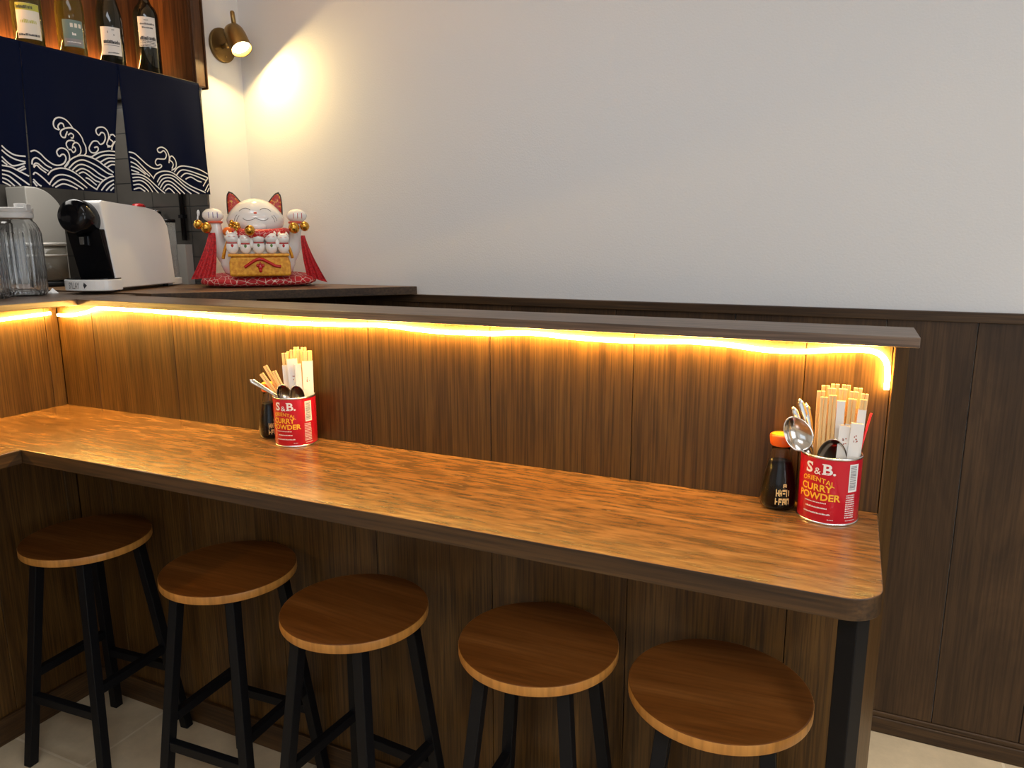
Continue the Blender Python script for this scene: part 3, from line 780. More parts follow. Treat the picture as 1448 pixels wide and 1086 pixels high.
MB().lathe([(0, .0275), (.050, .0275), (.0575, .032), (.045, .075), (.020, .095), (0, .098)], 32).build('beans', BEANS, t)
MB().lathe([(0, .1505), (.063, .1505), (.065, .153), (.065, .160), (.060, .162), (0, .162)], 48).build('lid', STEEL, t)
o = MB().tube([(-.1197, .622, 1.515), (-.1197, .622, 2.04)], .009, 12).box(-.131, -.108, .612, .6325, 1.600, 1.612).box(-.131, -.108, .612, .6325, 1.95, 1.962).build('pipe', STEEL_BLACK)
tag(o, 'vertical black pipe on the dark tiles behind the navy curtain', 'pipe')
o = MB().ball((-.0415, .6285, 1.618), (.0075, .0042, .012), 14, 10).tube(spline([(-.0415, .627, 1.612), (-.0415, .622, 1.590), (-.0415, .612, 1.570), (-.0415, .606, 1.577)], 5), .0034, 8).build('wall_hook', LID, bevel=.001)
tag(o, 'small white hook on the dark tiles left of the cat\'s raised paw', 'hook')
o = MB().box(-.150, -.094, .600, .6326, SZ + .0004, 1.500).build('tile_upstand', STEEL)
o.name = 'metal_splashback'; tag(o, 'narrow dull steel splashback standing against tiles right of the coffee machine', 'splashback')

# ------------------------------------------------------------------ wine shelf and bottles
SF = 2.082
t = thing('wine_shelf', 'dark wooden wall shelf with warm lit back holding wine bottles, top left', 'shelf', (0, 0, 0))
MB().box(-.215, -.200, -1.18, .612, SF, 2.56).build('back_panel', SHELF, t)
MB().box(-.215, .024, -1.18, .612, SF - .018, SF - .0002).build('bottom_board', SHELF, t)
MB().box(-.215, .024, -1.18, .612, 2.561, 2.579).build('top_board', SHELF, t)
MB().box(-.1995, .024, .594, .612, SF, 2.5605).build('side_panel', SHELF, t)
f = MB(); f.box(.0090, .034, .600, .644, 2.068, 2.585).box(.0245, .034, -1.18, .5995, 2.562, 2.585)
f.build('frame', SHELF, t, bevel=.003)
MB().box(.009, .040, .6448, .6500, 2.062, 2.590).build('frame_bead', SHELF, t, bevel=.002)
def wine(loc, label, glass, a0, slope, lab, z0, z1, wd, extra, wine_m=None):
    t = thing('wine_bottle', label, 'wine bottle', loc, 0, 'wine bottles on the wall shelf')
    r = .041
    if slope: g = [(0, .001), (.036, 0), (r, .004), (r, .150), (.0385, .178), (.030, .215), (.020, .250), (.0155, .275), (.0148, .318), (.016, .320), (.016, .330), (.0, .330)]
    else: g = [(0, .001), (.036, 0), (r, .004), (r, .200), (.0395, .215), (.034, .230), (.022, .245), (.0165, .258), (.0148, .280), (.0148, .318), (.016, .320), (.016, .330), (0, .330)]
    b = MB().lathe(g, 48).build('glass', glass, t)
    MB().lathe([(.0162, .300), (.0168, .301), (.0168, .3305), (.0, .3312)], 32).build('capsule', INK_K if not wine_m else GOLD, t)
    rr = r + .0006
    m = MB(); patch(m, rr, a0, wd, z0, z1, 0, 14)
    lb = m.build('label', lab, t)
    extra(lb, rr + .0004, a0, wd, z0, z1)
    return t
def ex1(lb, r, a, w, z0, z1):
    m = MB(); patch(m, r, a, w, z1 - .020, z1 - .0005); m.build('lime_band', LAB_L, lb)
    m = MB(); dashes(m, r + .0003, a, -w / 2 + .002, w / 2 - .018, z1 - .016, .010, 2); m.build('black_print', INK_K, lb); m = MB(); dashes(m, r, a, -w / 2 + .003, w / 2 - .004, z0 + .008, .007, 12, lo=.001, hi=.004)
    m.build('lower_print', INK_K, lb)
    m = MB(); dashes(m, r, a, -w / 2 + .012, w / 2 - .008, z0 + .044, .012, 31, lo=.002, hi=.004, gap=.002); m.build('olive_print', LAB_L, lb)
def ex2(lb, r, a, w, z0, z1):
    m = MB()
    for x in (-.004, .008, .020): patch(m, r, a + x / r, .008, z1 - .022, z1 - .010, 0, 4)
    m.build('cream_marks', LAB_C, lb)
    m = MB(); patch(m, r, a, w - .006, z0 + .004, z0 + .024); m.build('dark_band', INK_G, lb)
    m = MB(); dashes(m, r, a, -.004, .010, z0 + .034, .009, 8, lo=.002, hi=.004); dashes(m, r + .0003, a, -.02, .02, z0 + .012, .004, 18); m.build('white_print', INK_W, lb)
def ex3(lb, r, a, w, z0, z1):
    m = MB(); dashes(m, r, a, -w / 2 + .008, w / 2 - .004, z0 + .036, .012, 41, lo=.002, hi=.0045); patch(m, r, a, w - .016, z0 + .030, z0 + .0312)
    m.build('title_print', INK_K, lb); m = MB()
    dashes(m, r, a, -.012, .022, z0 + .006, .004, 42); dashes(m, r, a, -.010, -.006, z1 - .020, .008, 43); dashes(m, r, a, .004, .012, z1 - .010, .004, 44); dashes(m, r, a, .008, .014, z1 - .026, .005, 45)
    m.build('black_print', INK_K, lb)
def ex4(lb, r, a, w, z0, z1):
    m = MB(); dashes(m, r, a, -.008, .008, z1 - .012, .003, 51); dashes(m, r, a, -w / 2 + .008, w / 2 - .004, z1 - .026, .006, 52); dashes(m, r, a, -w / 2 + .014, w / 2 - .010, z1 - .038, .006, 53)
    m.build('title_print', INK_K, lb); m = MB()
    dashes(m, r, a, -w / 2 + .004, w / 2 - .002, z0 + .022, .013, 54, lo=.001, hi=.003)
    for q in range(4): dashes(m, r, a, -w / 2 + .002, w / 2 - .002, z0 + .002 + q * .005, .0025, 60 + q, lo=.002, hi=.006)
    m.build('black_print', INK_K, lb)
BX = -.075
wine((BX, .068, SF), 'olive glass wine bottle with cream label and lime band, leftmost on the shelf', WINE_O, R(-30), True, LAB_C, .028, .128, .066, ex1)
wine((BX, .208, SF), 'straw-coloured wine bottle with grey-teal label, second from left on the shelf', WINE_G, R(-28), True, LAB_T, .036, .116, .060, ex2)
wine((BX, .348, SF), 'black wine bottle with sloping shoulders and white label, third on the shelf', WINE_K, R(-36), True, LAB_W, .040, .128, .064, ex3)
wine((BX, .496, SF), 'black straight-shouldered wine bottle with white landscape label, rightmost on the shelf', WINE_K, R(-38), False, LAB_W, .098, .196, .060, ex4)

# ------------------------------------------------------------------ split curtain
PAT_A=[[(-1265,17801),(-1120,17676),(-928,17574),(-658,17559)],[(-1281,17679),(-1097,17537),(-903,17446),(-678,17405)],[(-1305,17497),(-1106,17314),(-967,17273),(-682,17372)],[(-1319,17388),(-1172,17280)],[(-1337,17254),(-1096,17234),(-900,17148),(-632,17003)],[(-1355,17120),(-1115,17090),(-885,16944),(-647,16753)],[(-1369,17010),(-1171,16976),(-983,16834),(-864,16718)],[(-1382,16908),(-1207,16852),(-1033,16704)],[(-1396,16802),(-1242,16744),(-1150,16696)],[(-919,17167),(-714,17286)],[(-861,17130),(-688,17227)]]
PAT_B=[[(-511,17709),(-377,17752),(-233,17683),(-76,17531),(131,17401),(313,17395),(461,17473),(534,17609),(501,17713),(423,17718),(346,17655),(296,17693),(280,17790),(365,17883),(492,17905),(602,17852),(657,17728),(637,17575),(559,17438),(454,17343)],[(-515,17345),(-486,17472),(-404,17542),(-297,17523),(-98,17360),(72,17289)],[(-477,17307),(-424,17382),(-337,17381),(-198,17267),(-52,17194)],[(-482,17265),(-387,17335),(-290,17239),(-127,17134)],[(-518,17053),(-458,17121),(-356,17066),(-197,16929),(-58,16790)],[(-534,16927),(-413,16788),(-332,16739)],[(-542,16864),(-482,16763),(-450,16735)],[(434,18431),(312,18471),(283,18601),(354,18737),(489,18798),(670,18772),(820,18664),(922,18536)],[(453,18433),(409,18525),(491,18629),(582,18624),(607,18525)],[(612,18496),(781,18539),(922,18536),(1102,18441),(1219,18289),(1246,18191),(1315,18036),(1303,17858),(1223,17770)],[(626,18498),(502,18427),(458,18328),(501,18235),(593,18233),(630,18306),(701,18422)],[(706,18315),(818,18380),(907,18339),(867,18248),(792,18248)],[(647,17913),(600,18024),(660,18130),(806,18172),(923,18159)],[(799,17929),(854,18065),(967,18129),(1081,18077),(1126,17928),(1071,17799),(957,17736)],[(653,17888),(747,17889),(809,17817),(913,17884),(900,17970),(835,17985)],[(1479,18120),(1577,18233),(1720,18249),(1802,18169),(1922,18227),(2001,18371),(1982,18513),(1882,18537),(1795,18446),(1724,18491),(1711,18592),(1797,18678),(1979,18706),(2102,18609),(2131,18418),(2031,18194),(2146,18147)],[(1479,18120),(1425,18003),(1476,17897),(1616,17889),(1714,17989),(1699,18077),(1594,18043)],[(2187,18493),(2296,18524),(2367,18460)],[(2184,18470),(2157,18376),(2245,18318),(2269,18252),(2183,18151),(2037,18113)],[(2352,18330),(2239,18180),(2185,18037)],[(455,17351),(661,17577),(965,17728),(1262,17765),(1602,17686),(1886,17498),(2153,17323)],[(582,17318),(794,17502),(1048,17612),(1293,17613),(1628,17485),(1939,17292),(2118,17251)],[(696,17284),(931,17448),(1178,17483),(1465,17391),(1699,17228),(1919,17121)],[(809,17241),(1065,17358),(1306,17315),(1539,17171),(1781,17052)],[(924,17197),(1126,17256),(1337,17161),(1523,17034),(1670,16990)],[(1180,17091),(1324,17057),(1556,16891)],[(-89,17077),(64,17225),(349,17312),(623,17270),(939,17118),(1257,16917),(1564,16746)],[(-77,16823),(133,17051),(371,17120),(645,17066),(961,16907),(1191,16779)],[(-4,16759),(257,16952),(492,16968),(807,16835),(1036,16725)],[(92,16730),(336,16845),(566,16807),(794,16724)],[(1446,17729),(1729,17900),(2048,17987),(2302,17994)],[(1603,17699),(1875,17838),(2288,17878)],[(1745,17613),(1994,17754),(2276,17780)],[(1865,17542),(2061,17660),(2253,17677)],[(1961,17477),(2113,17563),(2241,17574)],[(1540,16754),(1722,16993),(1948,17146),(2150,17207)],[(1691,16735),(1884,16958),(2130,17085)],[(1836,16734),(1984,16881),(2116,16964)],[(1978,16742),(2102,16852)],[(1263,17774),(1410,17757),(1534,17756)]]
PAT_C=[[(2775,18028),(2966,18000),(3174,17855),(3441,17687),(3722,17590),(3961,17600),(4091,17685),(4049,17740),(3913,17704),(3846,17796),(3925,17915),(4089,17930),(4256,17956),(4321,18100),(4224,18219),(4095,18147),(3995,18166),(3988,18263),(4164,18330),(4350,18251),(4438,18047),(4400,17820)],[(2795,17866),(2997,17791),(3255,17576),(3523,17395),(3674,17270)],[(2800,17717),(2981,17648),(3241,17455),(3512,17297)],[(2794,17575),(3021,17509),(3315,17350)],[(2791,17457),(3063,17383)],[(2793,17325),(3112,17325),(3443,17205),(3831,16976),(4142,16775)],[(2807,17208),(3101,17229),(3431,17097),(3757,16848),(3856,16769)],[(2804,17094),(3090,17132),(3361,16995),(3571,16783)],[(2807,16970),(3030,17003),(3234,16891),(3366,16782)],[(2807,16827),(3005,16887),(3139,16818),(3210,16783)],[(3681,17231),(3831,17403),(4134,17525),(4502,17504),(4859,17303),(5289,17065),(5809,16885)],[(3849,17134),(4055,17361),(4368,17419),(4671,17331),(5028,17074),(5531,16828)],[(3885,17028),(4105,17266),(4418,17313),(4715,17156),(5229,16812)],[(3960,16944),(4156,17170),(4404,17186),(4699,17003),(4965,16798)],[(4064,16900),(4237,17075),(4450,17039),(4771,16788)],[(4151,16855),(4316,16955),(4517,16795)],[(4599,17537),(4775,17702),(5039,17775),(5558,17716),(6053,17572)],[(4682,17433),(4893,17611),(5153,17632),(5605,17527),(6039,17439)],[(4868,17380),(5077,17523),(5335,17491),(5659,17396),(5924,17325)],[(5054,17317),(5260,17403),(5512,17287),(5678,17256)],[(5730,17112),(6053,17440)],[(5802,16948),(6050,17217)],[(5915,16912),(6056,17069)],[(4479,17578),(4680,17694),(4715,17898),(4595,18062),(4487,18042),(4455,17925),(4542,17873),(4582,17776),(4504,17640)]]
NX = .0405
def nx(y, z):
    k = max(0, min(1, (2.077 - z) / .4))
    return NX + k * (.0065 * math.sin(y * 23 + 1.0) + .003 * math.sin(y * 51 + z * 6)) + .004 * k * k
t = thing('split_curtain', 'navy split door curtain with white wave print hanging below the wine shelf', 'curtain', (0, 0, 0))
def lerp(a, b, k): return a + (b - a) * k
def panel(tl, tr, bl, br, pat, name='curtain_panel'):
    nu, nv = 40, 40; vs = []; fs = []
    def edge(e0, e1, k):    # panel edges: sewn at the top, opening below
        kk = 0 if k < .12 else (k - .12) / .88
        return lerp(e0[0], e1[0], kk ** .9), lerp(e0[1], e1[1], k)
    for lay in (0, 1):
        for j in range(nv + 1):
            k = j / nv; yl, zl = edge(tl, bl, k); yr, zr = edge(tr, br, k)
            for i in range(nu + 1):
                q = i / nu; y, z = lerp(yl, yr, q), lerp(zl, zr, q)
                vs.append((nx(y, z) - .0012 * lay, y, z))
    st = (nu + 1) * (nv + 1); ix = lambda l, j, i: l * st + j * (nu + 1) + i
    for j in range(nv):
        for i in range(nu):
            fs.append((ix(0, j, i), ix(0, j + 1, i), ix(0, j + 1, i + 1), ix(0, j, i + 1)))
            fs.append((ix(1, j, i), ix(1, j, i + 1), ix(1, j + 1, i + 1), ix(1, j + 1, i)))
        for i in (0, nu): fs.append((ix(0, j, i), ix(1, j, i), ix(1, j + 1, i), ix(0, j + 1, i)))
    for j in (0, nv):
        for i in range(nu): fs.append((ix(0, j, i), ix(0, j, i + 1), ix(1, j, i + 1), ix(1, j, i)))
    o = MB().add(vs, fs, 0, True).build(name, CLOTH, t)
    m = MB()
    for line in pat:
        P = spline([(y / 1e4, z / 1e4) for y, z in line], 5); n = len(P); vs = []; fs = []
        for i, p in enumerate(P):
            a = P[max(0, i - 1)]; b = P[min(n - 1, i + 1)]; d = (b - a)
            if d.length < 1e-7: d = Vector((1, 0))
            d.normalize(); s_ = Vector((-d.y, d.x)) * .0021
            for q in (p + s_, p - s_): vs.append((nx(q.x, q.y) + .0011, q.x, q.y))
        for i in range(n - 1): fs.append((2 * i, 2 * i + 1, 2 * i + 3, 2 * i + 2))
        m.add(vs, fs)
    if pat: m.build('wave_print', PRINT, o)
panel((-.40, 2.077), (-.0420, 2.077), (-.41, 1.672), (-.0635, 1.6725), PAT_A)
panel((-.0405, 2.077), (.2715, 2.077), (-.0580, 1.671), (.2110, 1.667), PAT_B)
panel((.2730, 2.077), (.603, 2.0745), (.2750, 1.677), (.6110, 1.6835), PAT_C)
MB().box(.0345, .0388, -1.0, .603, 2.058, 2.0765).build('rail', STEEL_BLACK, t)

# ------------------------------------------------------------------ wall lamp
LC = Vector((.105, .742, 2.248)); LN = Vector((.56, -.16, -.81)).normalized()
t = thing('wall_spotlight', 'aged brass wall spotlight, lit, on the white wall right of the wine shelf', 'lamp', (.0085, .7555, 2.2405))
TX = Matrix.Rotation(R(90), 4, 'Y')
MB().lathe([(0, .0005), (.060, .0005), (.0615, .003), (.0615, .012), (.059, .0145), (0, .0150)], 56, T=TX).build('back_plate', BRASS_D, t, bevel=.001)
m = MB()
for dz in (-.040, .040): m.lathe([(0, .0152), (.0035, .0152), (.003, .0172), (0, .0176)], 12, T=Matrix.Translation((0, .008, dz)) @ TX)
m.build('screws', BRASS, t)
off = Vector((.0085, .7555, 2.2405))
arm = [Vector((.0155, -.006, -.006)), Vector((.04, -.008, -.004)), LC - off - Vector((.036, -.004, .004))]
MB().tube(arm, .0075, 14).ball(arm[1], .0115, 16, 10).build('arm', BRASS, t)
yv = Vector((0, 0, 1)); zv = LN; xv = yv.cross(zv).normalized(); yv = zv.cross(xv)
TH_ = Matrix((xv, yv, zv)).transposed().to_4x4(); TH_.translation = LC - off
hd = MB().lathe([(0, -.058), (.022, -.057), (.031, -.050), (.0365, -.036), (.0385, -.015), (.0385, .046), (.0375, .048), (.0360, .046), (.0355, .025), (.0345, .022), (0, .022)], 48, T=TH_).build('lamp_head', BRASS, t)
MB().lathe([(0, .0345), (.020, .0335), (.034, .030), (.0340, .0245), (0, .0245)], 40, T=TH_).build('lamp_lens', BULB, hd)
s0 = TH_ @ Vector((0, .020, -.052)); s1 = s0 + Vector((-.010, .004, .050))
MB().tube([s0, s0 + (s1 - s0) * .9, s1], [.0085, .0085, .006], 14).build('handle', BRASS, hd)

# ------------------------------------------------------------------ fortune cat on its cushion
CB = Vector((.238, .634, SZ)); CR = R(43.4)
def mb_cush():
    m = MB(); nu, nv = 64, 14; vs = []; fs = []
    for j in range(nv + 1):
        t_ = -PI / 2 + PI * j / nv
        for i in range(nu):
            a = 2 * PI * i / nu
            c, s_ = math.cos(a), math.sin(a)
            k = (abs(c) ** 3.2 + abs(s_) ** 3.2) ** (-1 / 3.2)
            puff = 1 + .03 * math.sin(9 * a + 1) * math.cos(t_)
            rx, ry = .212 * k * puff, .118 * k * puff
            cs_ = abs(math.cos(t_)) ** .45
            z = .0205 + .020 * math.copysign(abs(math.sin(t_)) ** .8, math.sin(t_)) + (.012 * (abs(c) ** 6)) * max(0, math.sin(t_)) + .0015 * math.sin(7 * a) * max(0, math.sin(t_))
            vs.append((rx * c * cs_, ry * s_ * cs_, max(.0005, z)))
    for j in range(nv):
        for i in range(nu):
            i2 = (i + 1) % nu; fs.append((j * nu + i, j * nu + i2, (j + 1) * nu + i2, (j + 1) * nu + i))
    fs.append(list(range(nu))[::-1]); fs.append([nv * nu + i for i in range(nu)])
    return m.add(vs, fs, 0, True)
o = mb_cush().build('cushion', RED_CUSH); o.location = CB; o.rotation_euler = (0, 0, CR); o.scale = (.945, .95, 1)
tag(o, 'red patterned brocade cushion under the white fortune cat figurine', 'cushion')
cat = thing('cat_figurine', 'white porcelain fortune cat with both paws raised, red collar and gold box', 'figurine', CB + Vector((0, 0, .0412)), CR)
cat.scale = (.915, .93, .96)
# local frame: x right as seen, -y towards the viewer, z up
body = MB()
body.lathe([(0, 0), (.110, 0), (.132, .012), (.144, .040), (.145, .075), (.138, .110), (.122, .140), (.100, .160), (.078, .172), (.05, .178), (0, .18)], 48, T=Matrix.Scale(.70, 4, (0, 1, 0)))
body.build('body', PORC, cat)
HDZ = .209; HDY = -.012
def headfn(q):
    x, y, z = q
    w = 1 + .06 * (1 - abs(z)) - .10 * max(0, z)
    return (x * w * (1 + .04 * max(0, -z)), y, z * (1.0 if z > 0 else .92))
hd = MB().ball((0, HDY, HDZ), (.1045, .086, .080), 48, 28, fn=headfn).ball((0, HDY - .070, HDZ - .028), (.040, .028, .022), 24, 14).build('head', PORC, cat)
def on_head(x, z, d=.0008):
    """front surface of the head at (x, z)"""
    lo, hi = 0.0, .14
    zz = (z - HDZ) / (.080 * (1.0 if z > HDZ else .92)); 
    w = 1 + .06 * (1 - abs(zz)) - .10 * max(0, zz); w *= (1 + .04 * max(0, -zz))
    xx = x / (.1045 * w)
    y1 = -.086 * math.sqrt(max(0.0, 1 - min(1, zz * zz) - min(1, xx * xx)))
    q = 1 - (x / .040) ** 2 - ((z - (HDZ - .028)) / .022) ** 2
    y2 = -.070 - .028 * math.sqrt(q) if q > 0 else 9
    return Vector((x, HDY + min(y1, y2) - d, z))
def line(mb, pts, r):
    P = spline(pts, 6); mb.tube([on_head(p.x, p.y, .0003) for p in P], r, 6)
m = MB()
for sx in (-1, 1):
    line(m, [(sx * .018, 0.2430), (sx * .030, 0.2495), (sx * .044, 0.2485), (sx * .060, 0.2390)], .0010)
    line(m, [(sx * .060, 0.2230), (sx * .068, 0.2110), (sx * .072, 0.1990)], .0007); line(m, [(sx * .068, 0.2260), (sx * .076, 0.2150), (sx * .080, 0.2030)], .0007)
    line(m, [(sx * .0005, 0.2140), (sx * .012, 0.2080), (sx * .028, 0.2050), (sx * .042, 0.2080), (sx * .047, 0.2140)], .0009)
m.build('face_lines', FACE_INK, hd)
MB().ball(on_head(0, .2315, -.002), (.0075, .004, .0045), 14, 8).build('nose', PINK, hd)
# ears: rounded cones flattened front to back, red and gold inside
for sx in (-1, 1):
    T = Matrix.Translation((sx * .073, HDY + .002, HDZ + .048)) @ Matrix.Rotation(R(14 * sx), 4, 'Y') 
    def earshape(s_, y0, dep, hgt, wid):
        m = MB(); vs = []; fs = []; n, k = 20, 10
        for j in range(k + 1):
            q = j / k; ww = wid * (1 - q) ** .55 * (1 - .05 * q) + .0012; z = hgt * q
            for i in range(n):
                a = 2 * PI * i / n
                vs.append((ww * math.cos(a) + sx * .006 * q, y0 + dep * (1 - .65 * q) * math.sin(a), z - .02))
        for j in range(k):
            for i in range(n):
                i2 = (i + 1) % n; fs.append((j * n + i, j * n + i2, (j + 1) * n + i2, (j + 1) * n + i))
        fs.append([k * n + i for i in range(n)]); fs.append(list(range(n))[::-1])
        return m.add(vs, fs, 0, True, T)
    e = earshape(sx, 0, .017, .080, .037).build('ear', INK_K, hd)
    earshape(sx, -.0125, .0085, .072, .0315).build('inner_ear', EAR_IN, e)
# collar
P = [Vector((.112 * math.cos(a), -.008 + .112 * math.sin(a), .160 + .004 * math.cos(2 * a))) for a in [2 * PI * i / 48 for i in range(48)]]
MB().tube(P, .0165, 14, closed=True, cap=False).build('collar', RED_COLLAR, cat)
m = MB().ball((-.024, -.142, .168), .0195, 20, 14); m.tube([(-.024 + .0196 * math.cos(a), -.142 + .0196 * math.sin(a), .168) for a in [2 * PI * i / 24 for i in range(24)]], .0016, 6, closed=True, cap=False)
m.build('collar_bell', GOLD, cat)
m = MB(); r_ = random.Random(4)
for q in range(14):
    a = r_.uniform(0, 2 * PI); d = r_.uniform(.004, .024)
    m.ball((-.082 + d * math.cos(a), -.112 - r_.uniform(0, .014), .186 + d * .8 * math.sin(a)), r_.uniform(.006, .009), 10, 6)
m.build('gold_blossom', GOLD, cat)
MB().ball((-.104, -.085, .164), (.022, .016, .017), 18, 10).build('orange_tassel_knot', plain('orange_enamel', (.75, .16, .02), .35), cat)
# arms with paws, bells, ribbons
for sx in (-1, 1):
    a = MB()
    P = spline([(sx * .112, .0, .050), (sx * .138, -.018, .095), (sx * .148, -.030, .150), (sx * .152, -.036, .205)], 6)
    n = len(P); a.tube(P, [.030 + .000 * i - .010 * (i / n) for i in range(n)], 20)
    a.ball((sx * .158, -.040, .224), (.040, .031, .026), 24, 14)
    arm = a.build('arm', PORC, cat)
    m = MB()
    for x in (-.016, .0, .016):
        cx = sx * .158 + x
        m.tube(spline([(cx + .002, -.040 - .031 * math.sqrt(max(0, 1 - ((x) / .040) ** 2 - (dz / .026) ** 2)) - .0002, .224 + dz) for dz in (-.010, .0, .010)], 4), .0013, 6)
    m.build('paw_lines', PURPLE if sx < 0 else RED, arm)
    MB().tube([Vector((sx * .152 + .0245 * math.cos(q), -.036 + .0245 * math.sin(q), .199)) for q in [2 * PI * i / 28 for i in range(28)]], .0045, 8, closed=True, cap=False).build('wrist_band', PINK, arm)
    for bx, bz, br in (((-.211, .190, .0175), (-.183, .178, .0205)) if sx < 0 else ((.143, .178, .0215), (.184, .184, .0185))):
        b = MB().ball((bx, -.083, bz), br, 20, 14)
        b.tube([(bx + (br + .0003) * math.cos(q), -.083 + (br + .0003) * math.sin(q), bz) for q in [2 * PI * i / 24 for i in range(24)]], .0013, 6, closed=True, cap=False)
        b.build('bell', GOLD, arm)
    # ribbon: pleated cloth widening towards the cushion
    if sx < 0: top, bot, zt, zb, wt, wb = (-.165, -.068), (-.208, -.080), .160, -.006, .012, .045
    else: top, bot, zt, zb, wt, wb = (.176, -.070), (.225, -.052), .150, -.020, .008, .040
    vs = []; fs = []; nu, nv = 24, 20
    for lay in (0, 1):
        for j in range(nv + 1):
            k = j / nv; z = zt + (zb - zt) * k
            cx = lerp(top[0], bot[0], k ** 1.4) ; cy = lerp(top[1], bot[1], k); ww = lerp(wt, wb, k ** 1.1)
            for i in range(nu + 1):
                q = i / nu * 2 - 1
                vs.append((cx + q * ww, cy + .006 * k * math.sin(q * 9 + k * 2) + (.0022 if lay else 0) - .004 * (1 - q * q), z - .010 * k * (q * sx if sx > 0 else -q * .3) * 1.2))
    st = (nu + 1) * (nv + 1); ix = lambda l, j, i: l * st + j * (nu + 1) + i
    for j in range(nv):
        for i in range(nu):
            fs.append((ix(0, j, i), ix(0, j, i + 1), ix(0, j + 1, i + 1), ix(0, j + 1, i))); fs.append((ix(1, j, i), ix(1, j + 1, i), ix(1, j + 1, i + 1), ix(1, j, i + 1)))
        for i in (0, nu): fs.append((ix(0, j, i), ix(0, j + 1, i), ix(1, j + 1, i), ix(1, j, i)))
    for j in (0, nv):
        for i in range(nu): fs.append((ix(0, j, i), ix(1, j, i), ix(1, j, i + 1), ix(0, j, i + 1)))
    MB().add(vs, fs, 0, True).build('ribbon', RED_CLOTH, cat)
    # gold strap beside the chest
    P = spline([(sx * .108, -.098, .128), (sx * .122, -.098, .095), (sx * .130, -.094, .066)], 5)
    MB().tube(P, .0105, 10, flat=.6).build('gold_strap', GOLD_Y, cat)
# treasure box
bx = MB(); prof = [(-.104, .0), (.118, .0), (.121, .008), (.120, .050), (.112, .074), (-.100, .074), (-.108, .050), (-.108, .008)]
bx.prism(prof, .082, .142, T=Matrix(((1, 0, 0, 0), (0, 0, -1, 0), (0, 1, 0, 0), (0, 0, 0, 1))))
box = bx.build('treasure_box', GOLD_Y, cat, bevel=.008, seg=3, angle=30)
MB().box(-.110, .118, -.150, -.080, .0725, .0835).build('box_rim', GOLD_Y, box, bevel=.0035, seg=3)
P = spline([(-.052, -.1455, .034), (-.034, -.146, .046), (-.010, -.147, .060), (.012, -.1475, .063), (.040, -.147, .050), (.062, -.146, .038), (.082, -.1455, .036)], 6)
MB().tube(P, .0100, 10, flat=.6).build('red_bow', RED, box)
m = MB()
for x, z, s_ in ((.006, .034, .011), (-.004, .040, .007), (.016, .040, .007), (.006, .022, .008), (.006, .046, .006)): m.ball((x, -.1445, z), (s_ * .8, .005, s_), 12, 8)
m.build('red_jewel', RED, box)
# five little cats on the box
def small_cat(x, s, armside, col):
    b = MB(); y = -.112; z0 = .0838
    b.ball((x, y, z0 + .018 * s + .004), (.021 * s, .017, .024 * s), 18, 12)
    b.ball((x, y - .004, z0 + .050 * s), (.0215 * s, .0175, .0185 * s), 18, 12)
    for q in (-1, 1):
        b.lathe([(.0075 * s, 0), (.005 * s, .007 * s), (0, .013 * s)], 10, T=Matrix.Translation((x + q * .0125 * s, y - .003, z0 + .062 * s)))
    b.ball((x + armside * .022 * s, y - .008, z0 + .034 * s), (.007 * s, .007, .015 * s), 12, 8)
    o = b.build('small_cat', PORC, cat)
    m = MB(); m.tube([(x + .0165 * s * math.cos(q), y - .003 + .0135 * math.sin(q), z0 + .034 * s) for q in [2 * PI * i / 20 for i in range(20)]], .0022, 6, closed=True, cap=False)
    m.build('collar', RED, o)
    MB().ball((x, y - .0175, z0 + .026 * s), (.005, .003, .006), 10, 6).build('bib', col, o)
    m = MB()
    for q in (-1, 1):
        m.tube(spline([(x + q * .0045 * s, y - .0215, z0 + .0530 * s), (x + q * .008 * s, y - .0205, z0 + .0550 * s), (x + q * .012 * s, y - .0185, z0 + .053 * s)], 4), .0006, 5)
        m.lathe([(.0045 * s, 0), (0, .008 * s)], 8, T=Matrix.Translation((x + q * .0125 * s, y - .0062, z0 + .0635 * s)))
    m.build('face', PINK, o)
for x, s, a_, c_ in ((-.092, 1.14, 1, RED), (-.0445, 1.05, 1, GREEN), (.004, 1.16, -1, GREEN), (.052, 1.12, 1, GREEN), (.0975, 1.08, -1, RED)): small_cat(x, s, a_, c_)

# ------------------------------------------------------------------ light
def area(name, loc, size, power, col, rot=(0, 0, 0), sy=None):
    l = bpy.data.lights.new(name, 'AREA'); l.energy = power; l.color = col; l.size = size
    if sy: l.shape = 'RECTANGLE'; l.size_y = sy
    o = bpy.data.objects.new(name, l); C.objects.link(o); o.location = loc; o.rotation_euler = rot
    return o
area('ceiling_panel_light', (1.3, -.65, CZ - .02), 1.2, 8, (.86, .93, 1), sy=.5)
area('ceiling_panel_light', (3.4, -.30, CZ - .02), .9, 3.5, (.90, .95, 1.0), sy=.5)
area('ceiling_panel_light', (3.2, -2.5, CZ - .02), 1.2, 22, (.94, .97, 1), sy=.6)
def ceiling_spot(loc, aim, power, cone, col):
    l = bpy.data.lights.new('ceiling_spot', 'SPOT'); l.energy = power; l.color = col; l.spot_size = R(cone); l.spot_blend = .9; l.shadow_soft_size = .22
    o = bpy.data.objects.new('ceiling_spot', l); C.objects.link(o); o.location = loc
    o.rotation_euler = (Vector(aim) - Vector(loc)).to_track_quat('-Z', 'Y').to_euler()
ceiling_spot((3.1, -2.25, CZ - .03), (2.10, -.32, .68), 110, 26, (1, .93, .84))  # added spot, aimed to brighten the nearest stool seat
ceiling_spot((2.85, .38, CZ - .03), (2.75, .40, 0), 110, 40, (1, .92, .80))
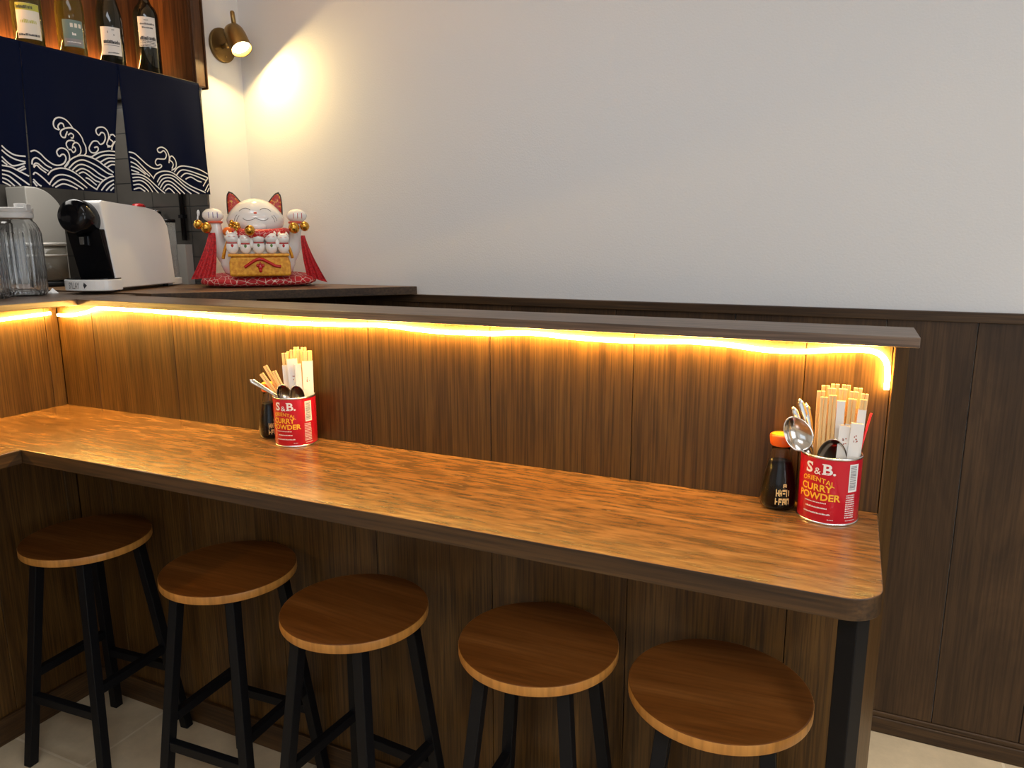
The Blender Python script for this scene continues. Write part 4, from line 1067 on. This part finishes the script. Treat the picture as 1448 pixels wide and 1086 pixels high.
area('added_daylight', (2.3, -4.16, 1.65), 2.3, 9, (.80, .90, 1), (R(90), 0, 0), sy=1.4)  # unseen daylight, added for bright stripes in the carafe glass and stool edges
area('added_daylight', (5.16, -1.95, 1.65), 2.0, 26, (.90, .95, 1), (R(90), 0, R(90)), sy=1.4)  # fill added from the right to brighten coffee machine and cat
area('niche_fill', (-.40, .10, 2.05), .30, 4.5, (1, .95, .88), sy=.9)  # unseen fill, added to lift the dark niche behind the curtain
l = bpy.data.lights.new('spotlight_bulb', 'SPOT'); l.energy = .7; l.color = (1, .72, .30); l.spot_size = R(178); l.spot_blend = .12; l.shadow_soft_size = .012
o = bpy.data.objects.new('spotlight_bulb', l); C.objects.link(o)
o.location = LC + LN * .0535; o.rotation_euler = LN.to_track_quat('-Z', 'Y').to_euler()
o = area('spotlight_beam', LC + LN * .0530, .066, 2.7, (1, .71, .28), LN.to_track_quat('-Z', 'Y').to_euler()); o.data.shape = 'DISK'
area('shelf_light', (-.186, -.2, SF + .006), .012, 16, (1, .50, .14), (R(180), 0, 0), sy=1.4)

wd = bpy.data.worlds.new('world'); bpy.context.scene.world = wd; wd.use_nodes = True
wd.node_tree.nodes['Background'].inputs[0].default_value = (.86, .92, 1, 1)
wd.node_tree.nodes['Background'].inputs[1].default_value = .10

# ------------------------------------------------------------------ camera
cd = bpy.data.cameras.new('camera'); cam = bpy.data.objects.new('camera', cd); C.objects.link(cam)
cd.sensor_fit = 'HORIZONTAL'; cd.sensor_width = 36; cd.lens = 1041.305 * 36 / 1448; cd.clip_start = .02
r = Vector((.9084, .4180, -.0029)).normalized(); u = Vector((-.0777, .1755, .9814)); bk = r.cross(u).normalized(); u = bk.cross(r)
M = Matrix((r, u, bk)).transposed().to_4x4(); M.translation = (2.2622, -1.5012, 1.5129)
cam.matrix_world = M
sc = bpy.context.scene; sc.camera = cam
sc.view_settings.view_transform = 'Standard'; sc.view_settings.look = 'None'
sc.view_settings.exposure = 0.47; sc.view_settings.gamma = 1; sc.view_settings.use_curve_mapping = False
